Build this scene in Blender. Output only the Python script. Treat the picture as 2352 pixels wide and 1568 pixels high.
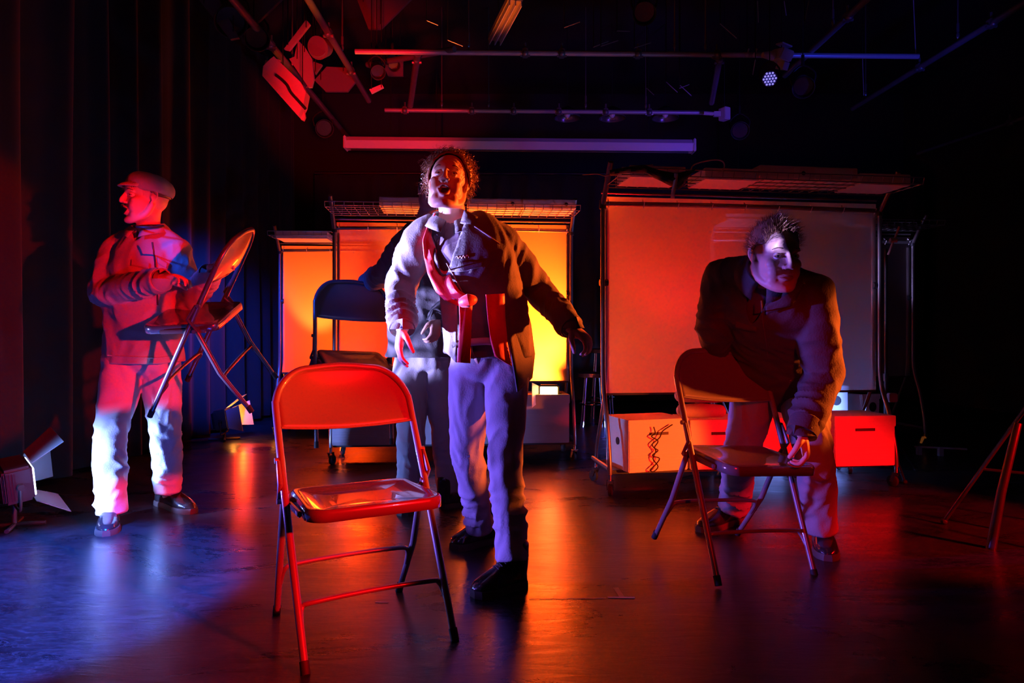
import bpy, bmesh, math, random
import numpy as np
from mathutils import Vector, Matrix, Euler, noise
from mathutils.bvhtree import BVHTree
random.seed(7); rng = np.random.default_rng(7)
C = bpy.context.scene
for o in list(bpy.data.objects): bpy.data.objects.remove(o)
PI = math.pi
# ------------------------------------------------------------------ camera
F, H0, YH = 1610.0, 0.90, 768.0
cam = bpy.data.objects.new('camera', bpy.data.cameras.new('camera'))
C.collection.objects.link(cam); C.camera = cam
cam.location = (0, 0, H0); cam.rotation_euler = (PI/2, 0, 0)
cam.data.sensor_width = 36; cam.data.lens = F/2352*36; cam.data.shift_y = -(784-YH)/2352
cam.data.clip_start = .05
C.view_settings.view_transform = 'Standard'; C.view_settings.look = 'None'
C.view_settings.exposure = 0; C.view_settings.gamma = 1; C.view_settings.use_curve_mapping = False
def W(px, py, Y): return Vector(((px-1176)*Y/F, Y, H0-(py-YH)*Y/F))
def G(py): return F*H0/(py-YH)
w = bpy.data.worlds.new('world'); C.world = w; w.use_nodes = True
w.node_tree.nodes['Background'].inputs[0].default_value = (1, .9, .12, 1)
w.node_tree.nodes['Background'].inputs[1].default_value = .0040
# ------------------------------------------------------------------ lights
def light(name, kind, loc, aim, col, power, size=.08, angle=60, blend=.3, sx=None):
    d = bpy.data.lights.new(name, kind); d.color = col; d.energy = power
    if kind == 'SPOT': d.spot_size = math.radians(angle); d.spot_blend = blend; d.shadow_soft_size = size
    elif kind == 'AREA':
        d.size = size
        if sx: d.shape = 'RECTANGLE'; d.size_y = sx
    else: d.shadow_soft_size = size
    o = bpy.data.objects.new(name, d); C.collection.objects.link(o); o.location = loc
    if aim is not None: o.rotation_euler = (Vector(aim)-Vector(loc)).to_track_quat('-Z', 'Y').to_euler()
    return o
RED = (1, .002, .004); ORG = (1, .11, .010); VIO = (.20, .11, 1)
def azel(p, az, el, d=3): a, e = math.radians(az), math.radians(el); return (p[0]+d*math.cos(e)*math.cos(a), p[1]+d*math.cos(e)*math.sin(a), p[2]+d*math.sin(e))
light('side_flood', 'SPOT', (-2.12, 3.36, .24), (-1.3, 3.30, .28), (.18, .30, 1), 160, .05, 76, .4)
light('leg_fill', 'SPOT', (-2.60, 2.2, .22), (-1.80, 3.45, .24), (.20, .30, 1), 1000, .04, 28, .8)  # extra spot added to whiten the capped man's legs
light('front_left_lamp', 'SPOT', (-3.3, 2.35, .45), (.2, 2.60, .75), VIO, 1100, .05, 27, .4)
K_ = (-3.3, 2.42, .50)
light('front_left_fill', 'SPOT', K_, azel(K_, 7.2, 15.2), (.46, .36, 1), 5200, .04, 11, .6)  # extra beam added at the front-left lamp to whiten neck and chin
light('front_left_fill_far', 'SPOT', K_, azel(K_, 23, 8), (.44, .38, 1), 2800, .04, 10, .4)  # another added beam, for the half-hidden man's lit side
P_ = (1.9, .2, 1.35)
light('red_spot', 'SPOT', P_, azel(P_, 151, -9), RED, 1700, .05, 34, .12)
light('red_low_fill', 'SPOT', (.6, .1, 1.25), (1.05, 2.9, .45), RED, 120, .05, 26, .6)  # unseen red fill added for the right-hand chair
light('red_face_fill', 'SPOT', (.5, .2, 2.3), (-.1, 2.62, 1.25), RED, 60, .05, 20, .6)  # unseen fill added to redden the singer's face and sash
light('orange_side', 'SPOT', (3.4, 2.86, 1.0), (1.15, 2.74, .78), ORG, 1300, .06, 17, .3)
light('red_side', 'SPOT', (3.3, 1.7, 1.0), (2.05, 3.2, .0), RED, 700, .08, 44, .5)
light('orange_box_fill', 'SPOT', (2.9, 1.2, .62), (.85, 3.85, .28), (1, .12, .012), 800, .05, 10, .5)  # unseen narrow spot added to turn the first file box orange
light('orange_flood', 'SPOT', (-2.30, 5.90, .20), (-1.9, 5.2, .02), (1, .03, .003), 60, .05, 90, .4)
light('middle_flood', 'SPOT', (.26, 4.94, .48), (.25, 3, .25), (1, .05, .008), 22, .05, 130, .5)
light('behind_middle', 'SPOT', (.30, 5.40, .36), (-.14, 4.65, .74), (1, .10, .004), 2100, .08, 66, .5)
light('behind_left', 'SPOT', (-1.55, 7.0, .9), (-1.75, 6.3, .95), (1, .05, .002), 110, .1, 120, .7)
light('behind_left_wash', 'SPOT', (-1.1, 5.7, .5), (-1.05, 4.8, 1.2), (1, .012, .002), 90, .1, 90, .6)
light('behind_right_red', 'SPOT', (.95, 5.05, .55), (.85, 4.0, .8), RED, 22, .1, 88, .8)
light('behind_right_blue', 'SPOT', (2.35, 4.45, .30), (1.7, 5.0, .35), (.16, .28, 1), 65, .06, 120, .4)
light('shelf_wash_middle', 'SPOT', (-.40, 5.20, .50), (-.45, 4.80, 1.72), (1, .12, .006), 700, .05, 56, .3)  # this and the next two: unseen spots added to light shelf undersides
light('shelf_wash_right', 'SPOT', (.9, 4.95, .40), (.95, 4.0, 1.75), RED, 60, .05, 50, .8)
light('shelf_wash_left', 'SPOT', (-1.75, 6.8, .60), (-1.75, 6.1, 1.76), (1, .10, .01), 200, .05, 50, .5)
light('blue_floor', 'SPOT', (-1.5, .6, 3.3), (-1.72, 2.40, 0), (.004, .10, 1), 9000, .05, 24, .35)
light('red_up', 'SPOT', (-.9, 3.6, 1.9), (-1.5, 7.0, 3.3), RED, 520, .1, 34, .6)
light('blue_up', 'SPOT', (2.6, 4.9, 2.1), (1.5, 7.8, 3.1), (.18, .05, 1), 90, .1, 50, .7)
light('curtain_blue', 'SPOT', (-1.9, 4.4, 2.0), (-2.75, 6.6, .7), (.004, .06, 1), 1100, .1, 46, 1)
light('blue_pipes', 'SPOT', (3.0, 4.7, 2.3), (3.1, 6.4, 3.4), (.03, .05, 1), 45, .1, 80, .7)


light('chair_blue_fill', 'SPOT', (-2.3, 2.2, 1.7), (-.95, 4.1, 1.08), (.005, .08, 1), 420, .1, 13, .7)  # unseen blue spot added for the lifted chair's backrest

light('sleeve_fill', 'SPOT', (-3.1, 2.85, .60), (-.43, 2.70, 1.05), (.46, .40, 1), 5200, .04, 12, .5)  # unseen narrow beam added to brighten the singer's sleeve
light('behind_middle_fill', 'SPOT', (.30, 5.40, .50), (.16, 4.75, 1.55), (1, .07, .003), 1500, .08, 52, .6)  # second lamp added to brighten the upper part of the middle sheet
light('orange_back', 'SPOT', (3.5, 4.4, 1.3), (-.05, 2.65, 1.25), ORG, 2600, .06, 15, .4)
# ------------------------------------------------------------------ materials
MATS = {}
def mat(name, col, rough=.5, metal=0, spec=.5, bump=0, bscale=60, var=0, vscale=8, emit=None, es=1, sheen=0, coat=0, stretch=(1,1,1), trans=0, sss=0):
    if name in MATS: return MATS[name]
    m = bpy.data.materials.new(name); m.use_nodes = True; nt = m.node_tree; b = nt.nodes['Principled BSDF']
    b.inputs['Base Color'].default_value = (*col, 1); b.inputs['Roughness'].default_value = rough
    b.inputs['Metallic'].default_value = metal; b.inputs['Specular IOR Level'].default_value = spec
    b.inputs['Sheen Weight'].default_value = sheen; b.inputs['Coat Weight'].default_value = coat
    b.inputs['Subsurface Weight'].default_value = sss
    if sss: b.inputs['Subsurface Radius'].default_value = (.012, .005, .003); b.inputs['Subsurface Scale'].default_value = .5
    if emit: b.inputs['Emission Color'].default_value = (*emit, 1); b.inputs['Emission Strength'].default_value = es
    tc = nt.nodes.new('ShaderNodeTexCoord'); mp = nt.nodes.new('ShaderNodeMapping'); mp.inputs['Scale'].default_value = stretch
    nt.links.new(tc.outputs['Object'], mp.inputs[0])
    if bump:
        n = nt.nodes.new('ShaderNodeTexNoise'); n.inputs['Scale'].default_value = bscale; n.inputs['Detail'].default_value = 6
        bp = nt.nodes.new('ShaderNodeBump'); bp.inputs['Strength'].default_value = bump; bp.inputs['Distance'].default_value = .01
        nt.links.new(mp.outputs[0], n.inputs['Vector']); nt.links.new(n.outputs['Fac'], bp.inputs['Height']); nt.links.new(bp.outputs[0], b.inputs['Normal'])
    n = nt.nodes.new('ShaderNodeTexNoise'); n.inputs['Scale'].default_value = vscale; n.inputs['Detail'].default_value = 5
    r = nt.nodes.new('ShaderNodeMixRGB'); r.inputs[1].default_value = (*[c*(1-var) for c in col], 1); r.inputs[2].default_value = (*[min(1, c*(1+var)) for c in col], 1)
    nt.links.new(mp.outputs[0], n.inputs['Vector']); nt.links.new(n.outputs['Fac'], r.inputs[0]); nt.links.new(r.outputs[0], b.inputs['Base Color'])
    MATS[name] = m; return m
# ------------------------------------------------------------------ mesh builder
def catmull(pts, k=5, extra=None):
    P = [Vector(p) for p in pts]; out = []; ts = []
    n = len(P)
    for i in range(n-1):
        a = P[max(i-1, 0)]; b = P[i]; c = P[i+1]; d = P[min(i+2, n-1)]
        for j in range(k):
            t = j/k
            out.append(.5*((2*b)+(c-a)*t+(2*a-5*b+4*c-d)*t*t+(3*b-a-3*c+d)*t**3)); ts.append(i+t)
    out.append(P[-1].copy()); ts.append(n-1)
    if extra is None: return out
    res = []
    for e in extra: res.append([float(np.interp(t, range(n), e)) for t in ts])
    return out, res
class MB:
    def __init__(s): s.v = []; s.f = []; s.mi = []; s.cur = 0
    def add(s, vs, fs):
        o = len(s.v); s.v += [tuple(x) for x in vs]; s.f += [tuple(i+o for i in f) for f in fs]; s.mi += [s.cur]*len(fs)
    def box(s, c, size, rot=None, bev=0):
        c = Vector(c); M = rot if rot is not None else Matrix.Identity(3)
        if hasattr(M, 'to_matrix'): M = M.to_matrix()
        x, y, z = [q/2 for q in size]
        if bev <= 0:
            vs = [c+M@Vector((a*x, b*y, d*z)) for a in (-1, 1) for b in (-1, 1) for d in (-1, 1)]
            s.add(vs, [(0,1,3,2),(4,6,7,5),(0,4,5,1),(2,3,7,6),(0,2,6,4),(1,5,7,3)]); return
        bm = bmesh.new(); bmesh.ops.create_cube(bm, size=1)
        for v in bm.verts: v.co = Vector((v.co.x*size[0], v.co.y*size[1], v.co.z*size[2]))
        bmesh.ops.bevel(bm, geom=bm.edges[:], offset=bev, segments=2, affect='EDGES')
        bm.verts.index_update()
        s.add([c+M@v.co for v in bm.verts], [[v.index for v in f.verts] for f in bm.faces]); bm.free()
    def tube(s, pts, r, n=10, cap=True, closed=False):
        P = [Vector(p) for p in pts]; R = r if isinstance(r, (list, tuple)) else [r]*len(P)
        rings = []; up = None
        for i, p in enumerate(P):
            if closed: t = P[(i+1) % len(P)]-P[i-1]
            else: t = P[min(i+1, len(P)-1)]-P[max(i-1, 0)]
            t = t.normalized() if t.length > 1e-9 else Vector((0, 0, 1))
            if up is None:
                up = Vector((0, 0, 1)) if abs(t.z) < .9 else Vector((0, 1, 0))
            up = (up-t*up.dot(t)); up = up.normalized() if up.length > 1e-6 else t.orthogonal().normalized()
            sd = t.cross(up)
            rings.append([p+(up*math.cos(a)+sd*math.sin(a))*R[i] for a in [2*PI*k/n for k in range(n)]])
        vs = [v for rg in rings for v in rg]; m = len(P); fs = []
        for i in range(m if closed else m-1):
            j = (i+1) % m
            fs += [(i*n+k, i*n+(k+1) % n, j*n+(k+1) % n, j*n+k) for k in range(n)]
        if cap and not closed: fs += [tuple(range(n))[::-1], tuple((m-1)*n+k for k in range(n))]
        s.add(vs, fs)
    def cyl(s, a, b, r, r2=None, n=20): s.tube([a, b], [r, r if r2 is None else r2], n)
    def sweep(s, pts, rx, ry, side, n=22, k=4, ends=True, power=2.0):
        """elliptic loft with rounded ends; side = direction of rx (vector or one per point)"""
        sides = side if isinstance(side, list) else [side]*len(pts)
        sides = [Vector(x) for x in sides]
        P, (RX, RY, SX, SY, SZ) = catmull(pts, k, [rx, ry, [q.x for q in sides], [q.y for q in sides], [q.z for q in sides]])
        rings = []; m = len(P)
        def ring(p, t, sd, a, b):
            sd = (sd-t*sd.dot(t)).normalized(); f = t.cross(sd)
            out = []
            for q in range(n):
                an = 2*PI*q/n; cx = math.cos(an); sx = math.sin(an)
                if power != 2: cx = math.copysign(abs(cx)**(2/power), cx); sx = math.copysign(abs(sx)**(2/power), sx)
                out.append(p+sd*a*cx+f*b*sx)
            return out
        T = [(P[min(i+1, m-1)]-P[max(i-1, 0)]).normalized() for i in range(m)]
        if ends:
            for c in (.15, .5, .8): rr = math.sin(math.acos(1-c)) ; rings.append(ring(P[0]-T[0]*(1-c)*min(RX[0], RY[0])*.8, T[0], Vector((SX[0], SY[0], SZ[0])), RX[0]*rr, RY[0]*rr))
        for i in range(m): rings.append(ring(P[i], T[i], Vector((SX[i], SY[i], SZ[i])), RX[i], RY[i]))
        if ends:
            for c in (.8, .5, .15): rr = math.sin(math.acos(1-c)); rings.append(ring(P[-1]+T[-1]*(1-c)*min(RX[-1], RY[-1])*.8, T[-1], Vector((SX[-1], SY[-1], SZ[-1])), RX[-1]*rr, RY[-1]*rr))
        vs = [v for rg in rings for v in rg]; M = len(rings); fs = []
        for i in range(M-1): fs += [(i*n+q, i*n+(q+1) % n, (i+1)*n+(q+1) % n, (i+1)*n+q) for q in range(n)]
        fs += [tuple(range(n))[::-1], tuple((M-1)*n+q for q in range(n))]
        s.add(vs, fs)
    def limb(s, pts, r, n=14, k=4): s.sweep(pts, r, r, (Vector(pts[-1])-Vector(pts[0])).orthogonal(), n, k)
    def ell(s, c, rad, rot=None, n=20, m=12):
        c = Vector(c); M = rot if rot is not None else Matrix.Identity(3)
        vs = [c+M@Vector((0, 0, rad[2]))]
        for i in range(1, m):
            th = PI*i/m
            for j in range(n):
                ph = 2*PI*j/n
                vs.append(c+M@Vector((rad[0]*math.sin(th)*math.cos(ph), rad[1]*math.sin(th)*math.sin(ph), rad[2]*math.cos(th))))
        vs.append(c+M@Vector((0, 0, -rad[2]))); fs = [(0, 1+j, 1+(j+1) % n) for j in range(n)]
        for i in range(m-2): fs += [(1+i*n+j, 1+(i+1)*n+j, 1+(i+1)*n+(j+1) % n, 1+i*n+(j+1) % n) for j in range(n)]
        L = len(vs)-1; fs += [(L, 1+(m-2)*n+(j+1) % n, 1+(m-2)*n+j) for j in range(n)]
        s.add(vs, fs)
    def prism(s, poly, d, thick=True):
        """poly list of 3D points (flat), extruded by vector d"""
        n = len(poly); P = [Vector(p) for p in poly]; d = Vector(d)
        s.add(P+[p+d for p in P], [tuple(range(n))[::-1], tuple(range(n, 2*n))]+[(i, (i+1) % n, (i+1) % n+n, i+n) for i in range(n)])
    def mesh(s, name):
        me = bpy.data.meshes.new(name); me.from_pydata(s.v, [], s.f)
        if any(s.mi): me.polygons.foreach_set('material_index', s.mi)
        me.update(); return me
    def build(s, name, m, parent=None, smooth=True, loc=None, solid=0, angle=40, bev=0):
        me = s.mesh(name); return mkobj(name, me, m, parent, smooth, loc, solid, angle, bev)
def mkobj(name, me, m, parent=None, smooth=True, loc=None, solid=0, angle=40, bev=0):
    bm = bmesh.new(); bm.from_mesh(me)
    if parent is None and loc is not None:
        bmesh.ops.translate(bm, verts=bm.verts, vec=-Vector(loc))
    bmesh.ops.recalc_face_normals(bm, faces=bm.faces); bm.to_mesh(me); bm.free()
    for q in (m if isinstance(m, list) else [m]): me.materials.append(q)
    if smooth:
        me.shade_smooth()
        me.set_sharp_from_angle(angle=math.radians(angle))
    o = bpy.data.objects.new(name, me); C.collection.objects.link(o)
    if parent is not None:
        o.parent = parent
        rt = parent
        while rt.parent is not None: rt = rt.parent
        if not rt.get('_local'):
            pm = parent; M = Matrix.Identity(4)
            while pm is not None: M = pm.matrix_basis @ M; pm = pm.parent
            o.matrix_basis = M.inverted()          # parts are written in world coordinates
    elif loc is not None: o.location = loc
    if solid:
        md = o.modifiers.new('solid', 'SOLIDIFY'); md.thickness = solid; md.offset = 0
    return o
def tag(o, label=None, cat=None, group=None, kind=None):
    if label: o['label'] = label
    if cat: o['category'] = cat
    if group: o['group'] = group
    if kind: o['kind'] = kind
    return o
def thing(name, label, cat, loc=(0, 0, 0), rot=(0, 0, 0), group=None, local=False):
    o = bpy.data.objects.new(name, None); C.collection.objects.link(o); o.location = loc; o.rotation_euler = rot
    o.empty_display_size = .05
    if local: o['_local'] = 1
    return tag(o, label, cat, group)
def struct(o): o['kind'] = 'structure'; return o
# vectorised Perlin noise
_perm = rng.permutation(256); _perm = np.concatenate([_perm, _perm]); _g = rng.normal(size=(256, 3)); _g /= np.linalg.norm(_g, axis=1)[:, None]
def pn(P):
    P = np.asarray(P, float); i = np.floor(P).astype(int); f = P-i; i &= 255; u = f*f*f*(f*(f*6-15)+10); out = 0
    for dx in (0, 1):
        for dy in (0, 1):
            for dz in (0, 1):
                h = _perm[_perm[_perm[(i[:, 0]+dx) & 255]+((i[:, 1]+dy) & 255)]+((i[:, 2]+dz) & 255)]
                d = _g[h]; dot = d[:, 0]*(f[:, 0]-dx)+d[:, 1]*(f[:, 1]-dy)+d[:, 2]*(f[:, 2]-dz)
                out = out+dot*(u[:, 0] if dx else 1-u[:, 0])*(u[:, 1] if dy else 1-u[:, 1])*(u[:, 2] if dz else 1-u[:, 2])
    return out*1.6
def remesh(mb, voxel, smooth=4, name='tmp'):
    me = mb.mesh(name); o = bpy.data.objects.new(name, me); C.collection.objects.link(o)
    bm = bmesh.new(); bm.from_mesh(me); bmesh.ops.recalc_face_normals(bm, faces=bm.faces); bm.to_mesh(me); bm.free()
    md = o.modifiers.new('r', 'REMESH'); md.mode = 'VOXEL'; md.voxel_size = voxel
    if smooth: ms = o.modifiers.new('s', 'SMOOTH'); ms.iterations = smooth; ms.factor = .6
    dg = bpy.context.evaluated_depsgraph_get(); out = bpy.data.meshes.new_from_object(o.evaluated_get(dg))
    bpy.data.objects.remove(o); bpy.data.meshes.remove(me); return out
def getco(me):
    a = np.empty(len(me.vertices)*3); me.vertices.foreach_get('co', a); n = np.empty(len(me.vertices)*3)
    me.vertices.foreach_get('normal', n); return a.reshape(-1, 3), n.reshape(-1, 3)
def setco(me, a): me.vertices.foreach_set('co', a.ravel()); me.update()
def cut(me, mask):
    """remove vertices where mask is true"""
    bm = bmesh.new(); bm.from_mesh(me); bm.verts.ensure_lookup_table()
    bmesh.ops.delete(bm, geom=[bm.verts[i] for i in np.nonzero(mask)[0]], context='VERTS')
    for _ in range(10):                       # even out the cut hems
        nb = {}
        for e in bm.edges:
            if e.is_boundary: nb.setdefault(e.verts[0], []).append(e.verts[1].co.copy()); nb.setdefault(e.verts[1], []).append(e.verts[0].co.copy())
        for v, q in nb.items():
            if len(q) == 2: v.co = v.co*.4+(q[0]+q[1])*.3
    bm.to_mesh(me); bm.free(); me.update()
def bvh(me):
    return BVHTree.FromPolygons([v.co.copy() for v in me.vertices], [tuple(p.vertices) for p in me.polygons])
CAM = Vector((0, 0, H0))
def cast(tree, px, py, Y, off=.006):
    d = W(px, py, 1.0)-CAM; d.normalize(); hit = tree.ray_cast(CAM, d)
    if hit[0] is None: return W(px, py, Y), False
    return hit[0]-d*off, True
def resample(pl, n):
    P = [Vector((a, b, 0)) for a, b in pl]; L = [0]
    for i in range(len(P)-1): L.append(L[-1]+(P[i+1]-P[i]).length)
    out = []
    for q in range(n):
        t = L[-1]*q/(n-1); out.append((float(np.interp(t, L, [p.x for p in P])), float(np.interp(t, L, [p.y for p in P]))))
    return out
def patch(tree, A, B, Y, n=24, m=6, off=.006, ripple=0):
    """a strip of cloth between two outlines laid on the figure's surface"""
    A = resample(A, n); B = resample(B, n); mb = MB(); D = np.full((n, m), np.nan); XY = np.zeros((n, m, 2))
    for i in range(n):
        for j in range(m):
            t = j/(m-1); x = A[i][0]*(1-t)+B[i][0]*t; y = A[i][1]*(1-t)+B[i][1]*t; XY[i, j] = x, y
            p, ok = cast(tree, x, y, Y, 0)
            if ok and abs(p.y-Y) < .45: D[i, j] = p.y
    md = np.nanmedian(D) if np.isfinite(D).any() else Y
    D[np.abs(D-md) > .22] = np.nan; D = np.where(np.isfinite(D), D, np.nanmin(np.where(np.isfinite(D), D, np.nan), axis=1, keepdims=True) if np.isfinite(D).any(axis=1).all() else md)
    E = D.copy()
    for _ in range(14):
        Q = np.pad(E, 1, mode='edge'); E = (Q[:-2, 1:-1]+Q[2:, 1:-1]+Q[1:-1, :-2]+Q[1:-1, 2:]+2*E)/6
    D = E
    vs = [W(XY[i, j, 0], XY[i, j, 1], float(D[i, j])-off-ripple*math.sin(j/(m-1)*9+i*.25)) for i in range(n) for j in range(m)]
    mb.add(vs, [(i*m+j, i*m+j+1, (i+1)*m+j+1, (i+1)*m+j) for i in range(n-1) for j in range(m-1)])
    return mb
# ------------------------------------------------------------------ base materials
M_black = mat('black_paint', (.012, .012, .011), .5)
M_steel = mat('grey_tube', (.045, .043, .045), .35, .6, bump=.05)
M_chrome = mat('chrome', (.6, .6, .6), .18, 1)
M_pipe = mat('truss_pipe', (.22, .22, .24), .35, .6, var=.3)
M_drape = mat('black_drape', (.010, .010, .010), .9, sheen=.06, bump=.1, bscale=300)
M_chair = mat('chair_enamel', (.17, .15, .15), .32, .15, coat=.5, bump=.03, bscale=30)
M_seat = mat('seat_enamel', (.16, .14, .14), .16, .3, coat=1)
M_rubber = mat('rubber', (.01, .01, .01), .7)
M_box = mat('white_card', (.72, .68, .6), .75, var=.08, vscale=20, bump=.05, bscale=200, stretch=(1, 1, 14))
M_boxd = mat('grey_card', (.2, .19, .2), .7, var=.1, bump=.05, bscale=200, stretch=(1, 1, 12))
M_label = mat('paper_label', (.8, .8, .78), .6)
M_screen = mat('white_housing', (.75, .73, .74), .4)
M_wire = mat('rack_wire', (.35, .33, .33), .3, .8)
M_dark = mat('dark_plastic', (.02, .02, .022), .4)
M_post = mat('rack_tube', (.22, .2, .2), .3, .7)
# floor: black marley, scuffed
m = bpy.data.materials.new('stage_floor'); m.use_nodes = True; nt = m.node_tree; b = nt.nodes['Principled BSDF']; MATS['floor'] = m
tc = nt.nodes.new('ShaderNodeTexCoord')
def nn(scale, detail, rough, st, dist=0, rot=0):
    mp = nt.nodes.new('ShaderNodeMapping'); mp.inputs['Scale'].default_value = st; mp.inputs['Rotation'].default_value = (0, 0, rot)
    n = nt.nodes.new('ShaderNodeTexNoise'); n.inputs['Scale'].default_value = scale; n.inputs['Detail'].default_value = detail
    n.inputs['Roughness'].default_value = rough; n.inputs['Distortion'].default_value = dist
    nt.links.new(tc.outputs['Object'], mp.inputs[0]); nt.links.new(mp.outputs[0], n.inputs['Vector']); return n
def ramp(src, a, b_, ca, cb):
    r = nt.nodes.new('ShaderNodeValToRGB'); r.color_ramp.elements[0].position = a; r.color_ramp.elements[1].position = b_
    r.color_ramp.elements[0].color = (ca, ca, ca, 1); r.color_ramp.elements[1].color = (cb, cb, cb, 1)
    nt.links.new(src, r.inputs[0]); return r
def mth(op, a, b_):
    q = nt.nodes.new('ShaderNodeMath'); q.operation = op
    for k, x in enumerate((a, b_)):
        if isinstance(x, (int, float)): q.inputs[k].default_value = x
        else: nt.links.new(x, q.inputs[k])
    return q
n1 = nn(1.1, 8, .7, (1, 2.2, 1), 1.5); n2 = nn(3.5, 10, .75, (1, 3.0, 1), 3.0, .3); n3 = nn(5, 6, .7, (1, 6, 1), 2.0, -.5)
scr = ramp(n2.outputs['Fac'], .485, .5, 0, 1); scr2 = ramp(n2.outputs['Fac'], .5, .515, 1, 0)
line = mth('MULTIPLY', scr.outputs[0], scr2.outputs[0])
scr3 = ramp(n3.outputs['Fac'], .492, .5, 0, 1); scr4 = ramp(n3.outputs['Fac'], .5, .508, 1, 0)
line2 = mth('MULTIPLY', scr3.outputs[0], scr4.outputs[0])
lines = mth('ADD', mth('MULTIPLY', line.outputs[0], .035).outputs[0], mth('MULTIPLY', line2.outputs[0], .03).outputs[0])
base = ramp(n1.outputs['Fac'], .35, .7, .006, .020)
al = mth('ADD', base.outputs[0], lines.outputs[0])
nt.links.new(al.outputs[0], b.inputs['Base Color'])
rr = ramp(n1.outputs['Fac'], .3, .7, .22, .40)
nt.links.new(mth('ADD', rr.outputs[0], mth('MULTIPLY', lines.outputs[0], .8).outputs[0]).outputs[0], b.inputs['Roughness'])
b.inputs['Specular IOR Level'].default_value = .55
bp = nt.nodes.new('ShaderNodeBump'); bp.inputs['Strength'].default_value = .25; bp.inputs['Distance'].default_value = .006
n5 = nn(9, 4, .6, (.5, 2.2, 1), .6); nt.links.new(n5.outputs['Fac'], bp.inputs['Height']); nt.links.new(bp.outputs[0], b.inputs['Normal'])
# translucent plastic sheet
def film(name, tr=.42, tint=(1, .96, .94), tl=.4, gl=.035):
    m = bpy.data.materials.new(name); m.use_nodes = True; nt = m.node_tree; nt.nodes.clear()
    out = nt.nodes.new('ShaderNodeOutputMaterial')
    T = nt.nodes.new('ShaderNodeBsdfTransparent'); T.inputs[0].default_value = (*tint, 1)
    L = nt.nodes.new('ShaderNodeBsdfTranslucent'); L.inputs[0].default_value = (.8, .78, .76, 1)
    D = nt.nodes.new('ShaderNodeBsdfDiffuse'); D.inputs[0].default_value = (.5, .5, .5, 1)
    Gs = nt.nodes.new('ShaderNodeBsdfGlossy'); Gs.inputs['Roughness'].default_value = .12; Gs.inputs[0].default_value = (1, 1, 1, 1)
    a = nt.nodes.new('ShaderNodeMixShader'); a.inputs[0].default_value = .03; nt.links.new(L.outputs[0], a.inputs[1]); nt.links.new(D.outputs[0], a.inputs[2])
    b_ = nt.nodes.new('ShaderNodeMixShader'); b_.inputs[0].default_value = tr; nt.links.new(a.outputs[0], b_.inputs[1]); nt.links.new(T.outputs[0], b_.inputs[2])
    c = nt.nodes.new('ShaderNodeMixShader'); c.inputs[0].default_value = gl; nt.links.new(b_.outputs[0], c.inputs[1]); nt.links.new(Gs.outputs[0], c.inputs[2])
    nt.links.new(c.outputs[0], out.inputs[0]); return m
M_film = film('clear_plastic_film')
# ------------------------------------------------------------------ room
b = MB(); b.box((.9, 3.2, -.05), (9.6, 14.4, .1)); struct(b.build('floor', MATS['floor'], smooth=False))
M_wall = mat('black_wall', (.02, .019, .017), .85, var=.2, vscale=3)
M_ceil = mat('black_ceiling', (.016, .015, .013), .9)
b = MB(); b.box((.9, 10.3, 2.2), (9.6, .2, 4.4)); struct(b.build('wall_back', M_wall, smooth=False))
b = MB(); b.box((-3.6, 3.2, 2.2), (.2, 14.4, 4.4)); struct(b.build('wall_left', M_wall, smooth=False))
b = MB(); b.box((5.8, 3.2, 2.2), (.2, 14.4, 4.4)); struct(b.build('wall_right', M_wall, smooth=False))
b = MB(); b.box((.9, 3.2, 4.5), (9.6, 14.4, .2)); struct(b.build('ceiling', M_ceil, smooth=False))
# curtains: folded cloth sheets hung on a track
def curtain(name, label, pts, z0, z1, lam, amp, group=None):
    P = []
    L = 0; segs = []
    for i in range(len(pts)-1):
        a, c = Vector((*pts[i], 0)), Vector((*pts[i+1], 0)); n = max(2, int((c-a).length/.018)); t = (c-a).normalized(); nr = Vector((-t.y, t.x, 0))
        for k in range(n):
            s = L+(c-a).length*k/n; segs.append((a+(c-a)*k/n, nr, s))
        L += (c-a).length
    rows = 26; vs = []
    for r in range(rows):
        z = z0+(z1-z0)*r/(rows-1); sp = 1.0-.35*(r/(rows-1))
        for p, nr, s in segs:
            ph = s/lam*2*PI+1.3*noise.noise(Vector((s*1.3, z*.12, 3)))*2
            d = amp*sp*(math.sin(ph)+.35*math.sin(2*ph+1))+.02*noise.noise(Vector((s*5, z*.5, 9)))
            vs.append(p+nr*d+Vector((0, 0, z)))
    m = len(segs); b = MB(); b.add(vs, [(r*m+i, r*m+i+1, (r+1)*m+i+1, (r+1)*m+i) for r in range(rows-1) for i in range(m-1)])
    o = b.build(name, M_drape, solid=.004, angle=80)
    return tag(o, label, 'curtain', group)
curtain('stage_curtain', 'long black pleated side curtain hanging behind the person in the cap', [(-2.82, 3.7), (-2.72, 6.0), (-2.66, 8.6)], .03, 3.9, .36, .062)
curtain('stage_curtain', 'black back curtain hanging behind the wheeled racks', [(-2.6, 9.2), (5.5, 9.3)], .03, 3.0, .42, .05)
b = MB(); b.cyl((-2.85, 3.6, 3.93), (-2.62, 8.7, 3.93), .02); b.cyl((-2.7, 4.5, 3.93), (-2.7, 4.5, 4.4), .01); b.cyl((-2.66, 7.5, 3.93), (-2.66, 7.5, 4.4), .01)
tag(b.build('curtain_rail', M_black), 'black rail carrying the side curtain', 'rail')
b = MB(); b.cyl((-2.6, 9.25, 3.03), (5.5, 9.35, 3.03), .02); b.cyl((-1, 9.27, 3.03), (-1, 9.27, 4.4), .01); b.cyl((3, 9.3, 3.03), (3, 9.3, 4.4), .01)
tag(b.build('curtain_rail', M_black), 'black rail carrying the back curtain', 'rail')
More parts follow.
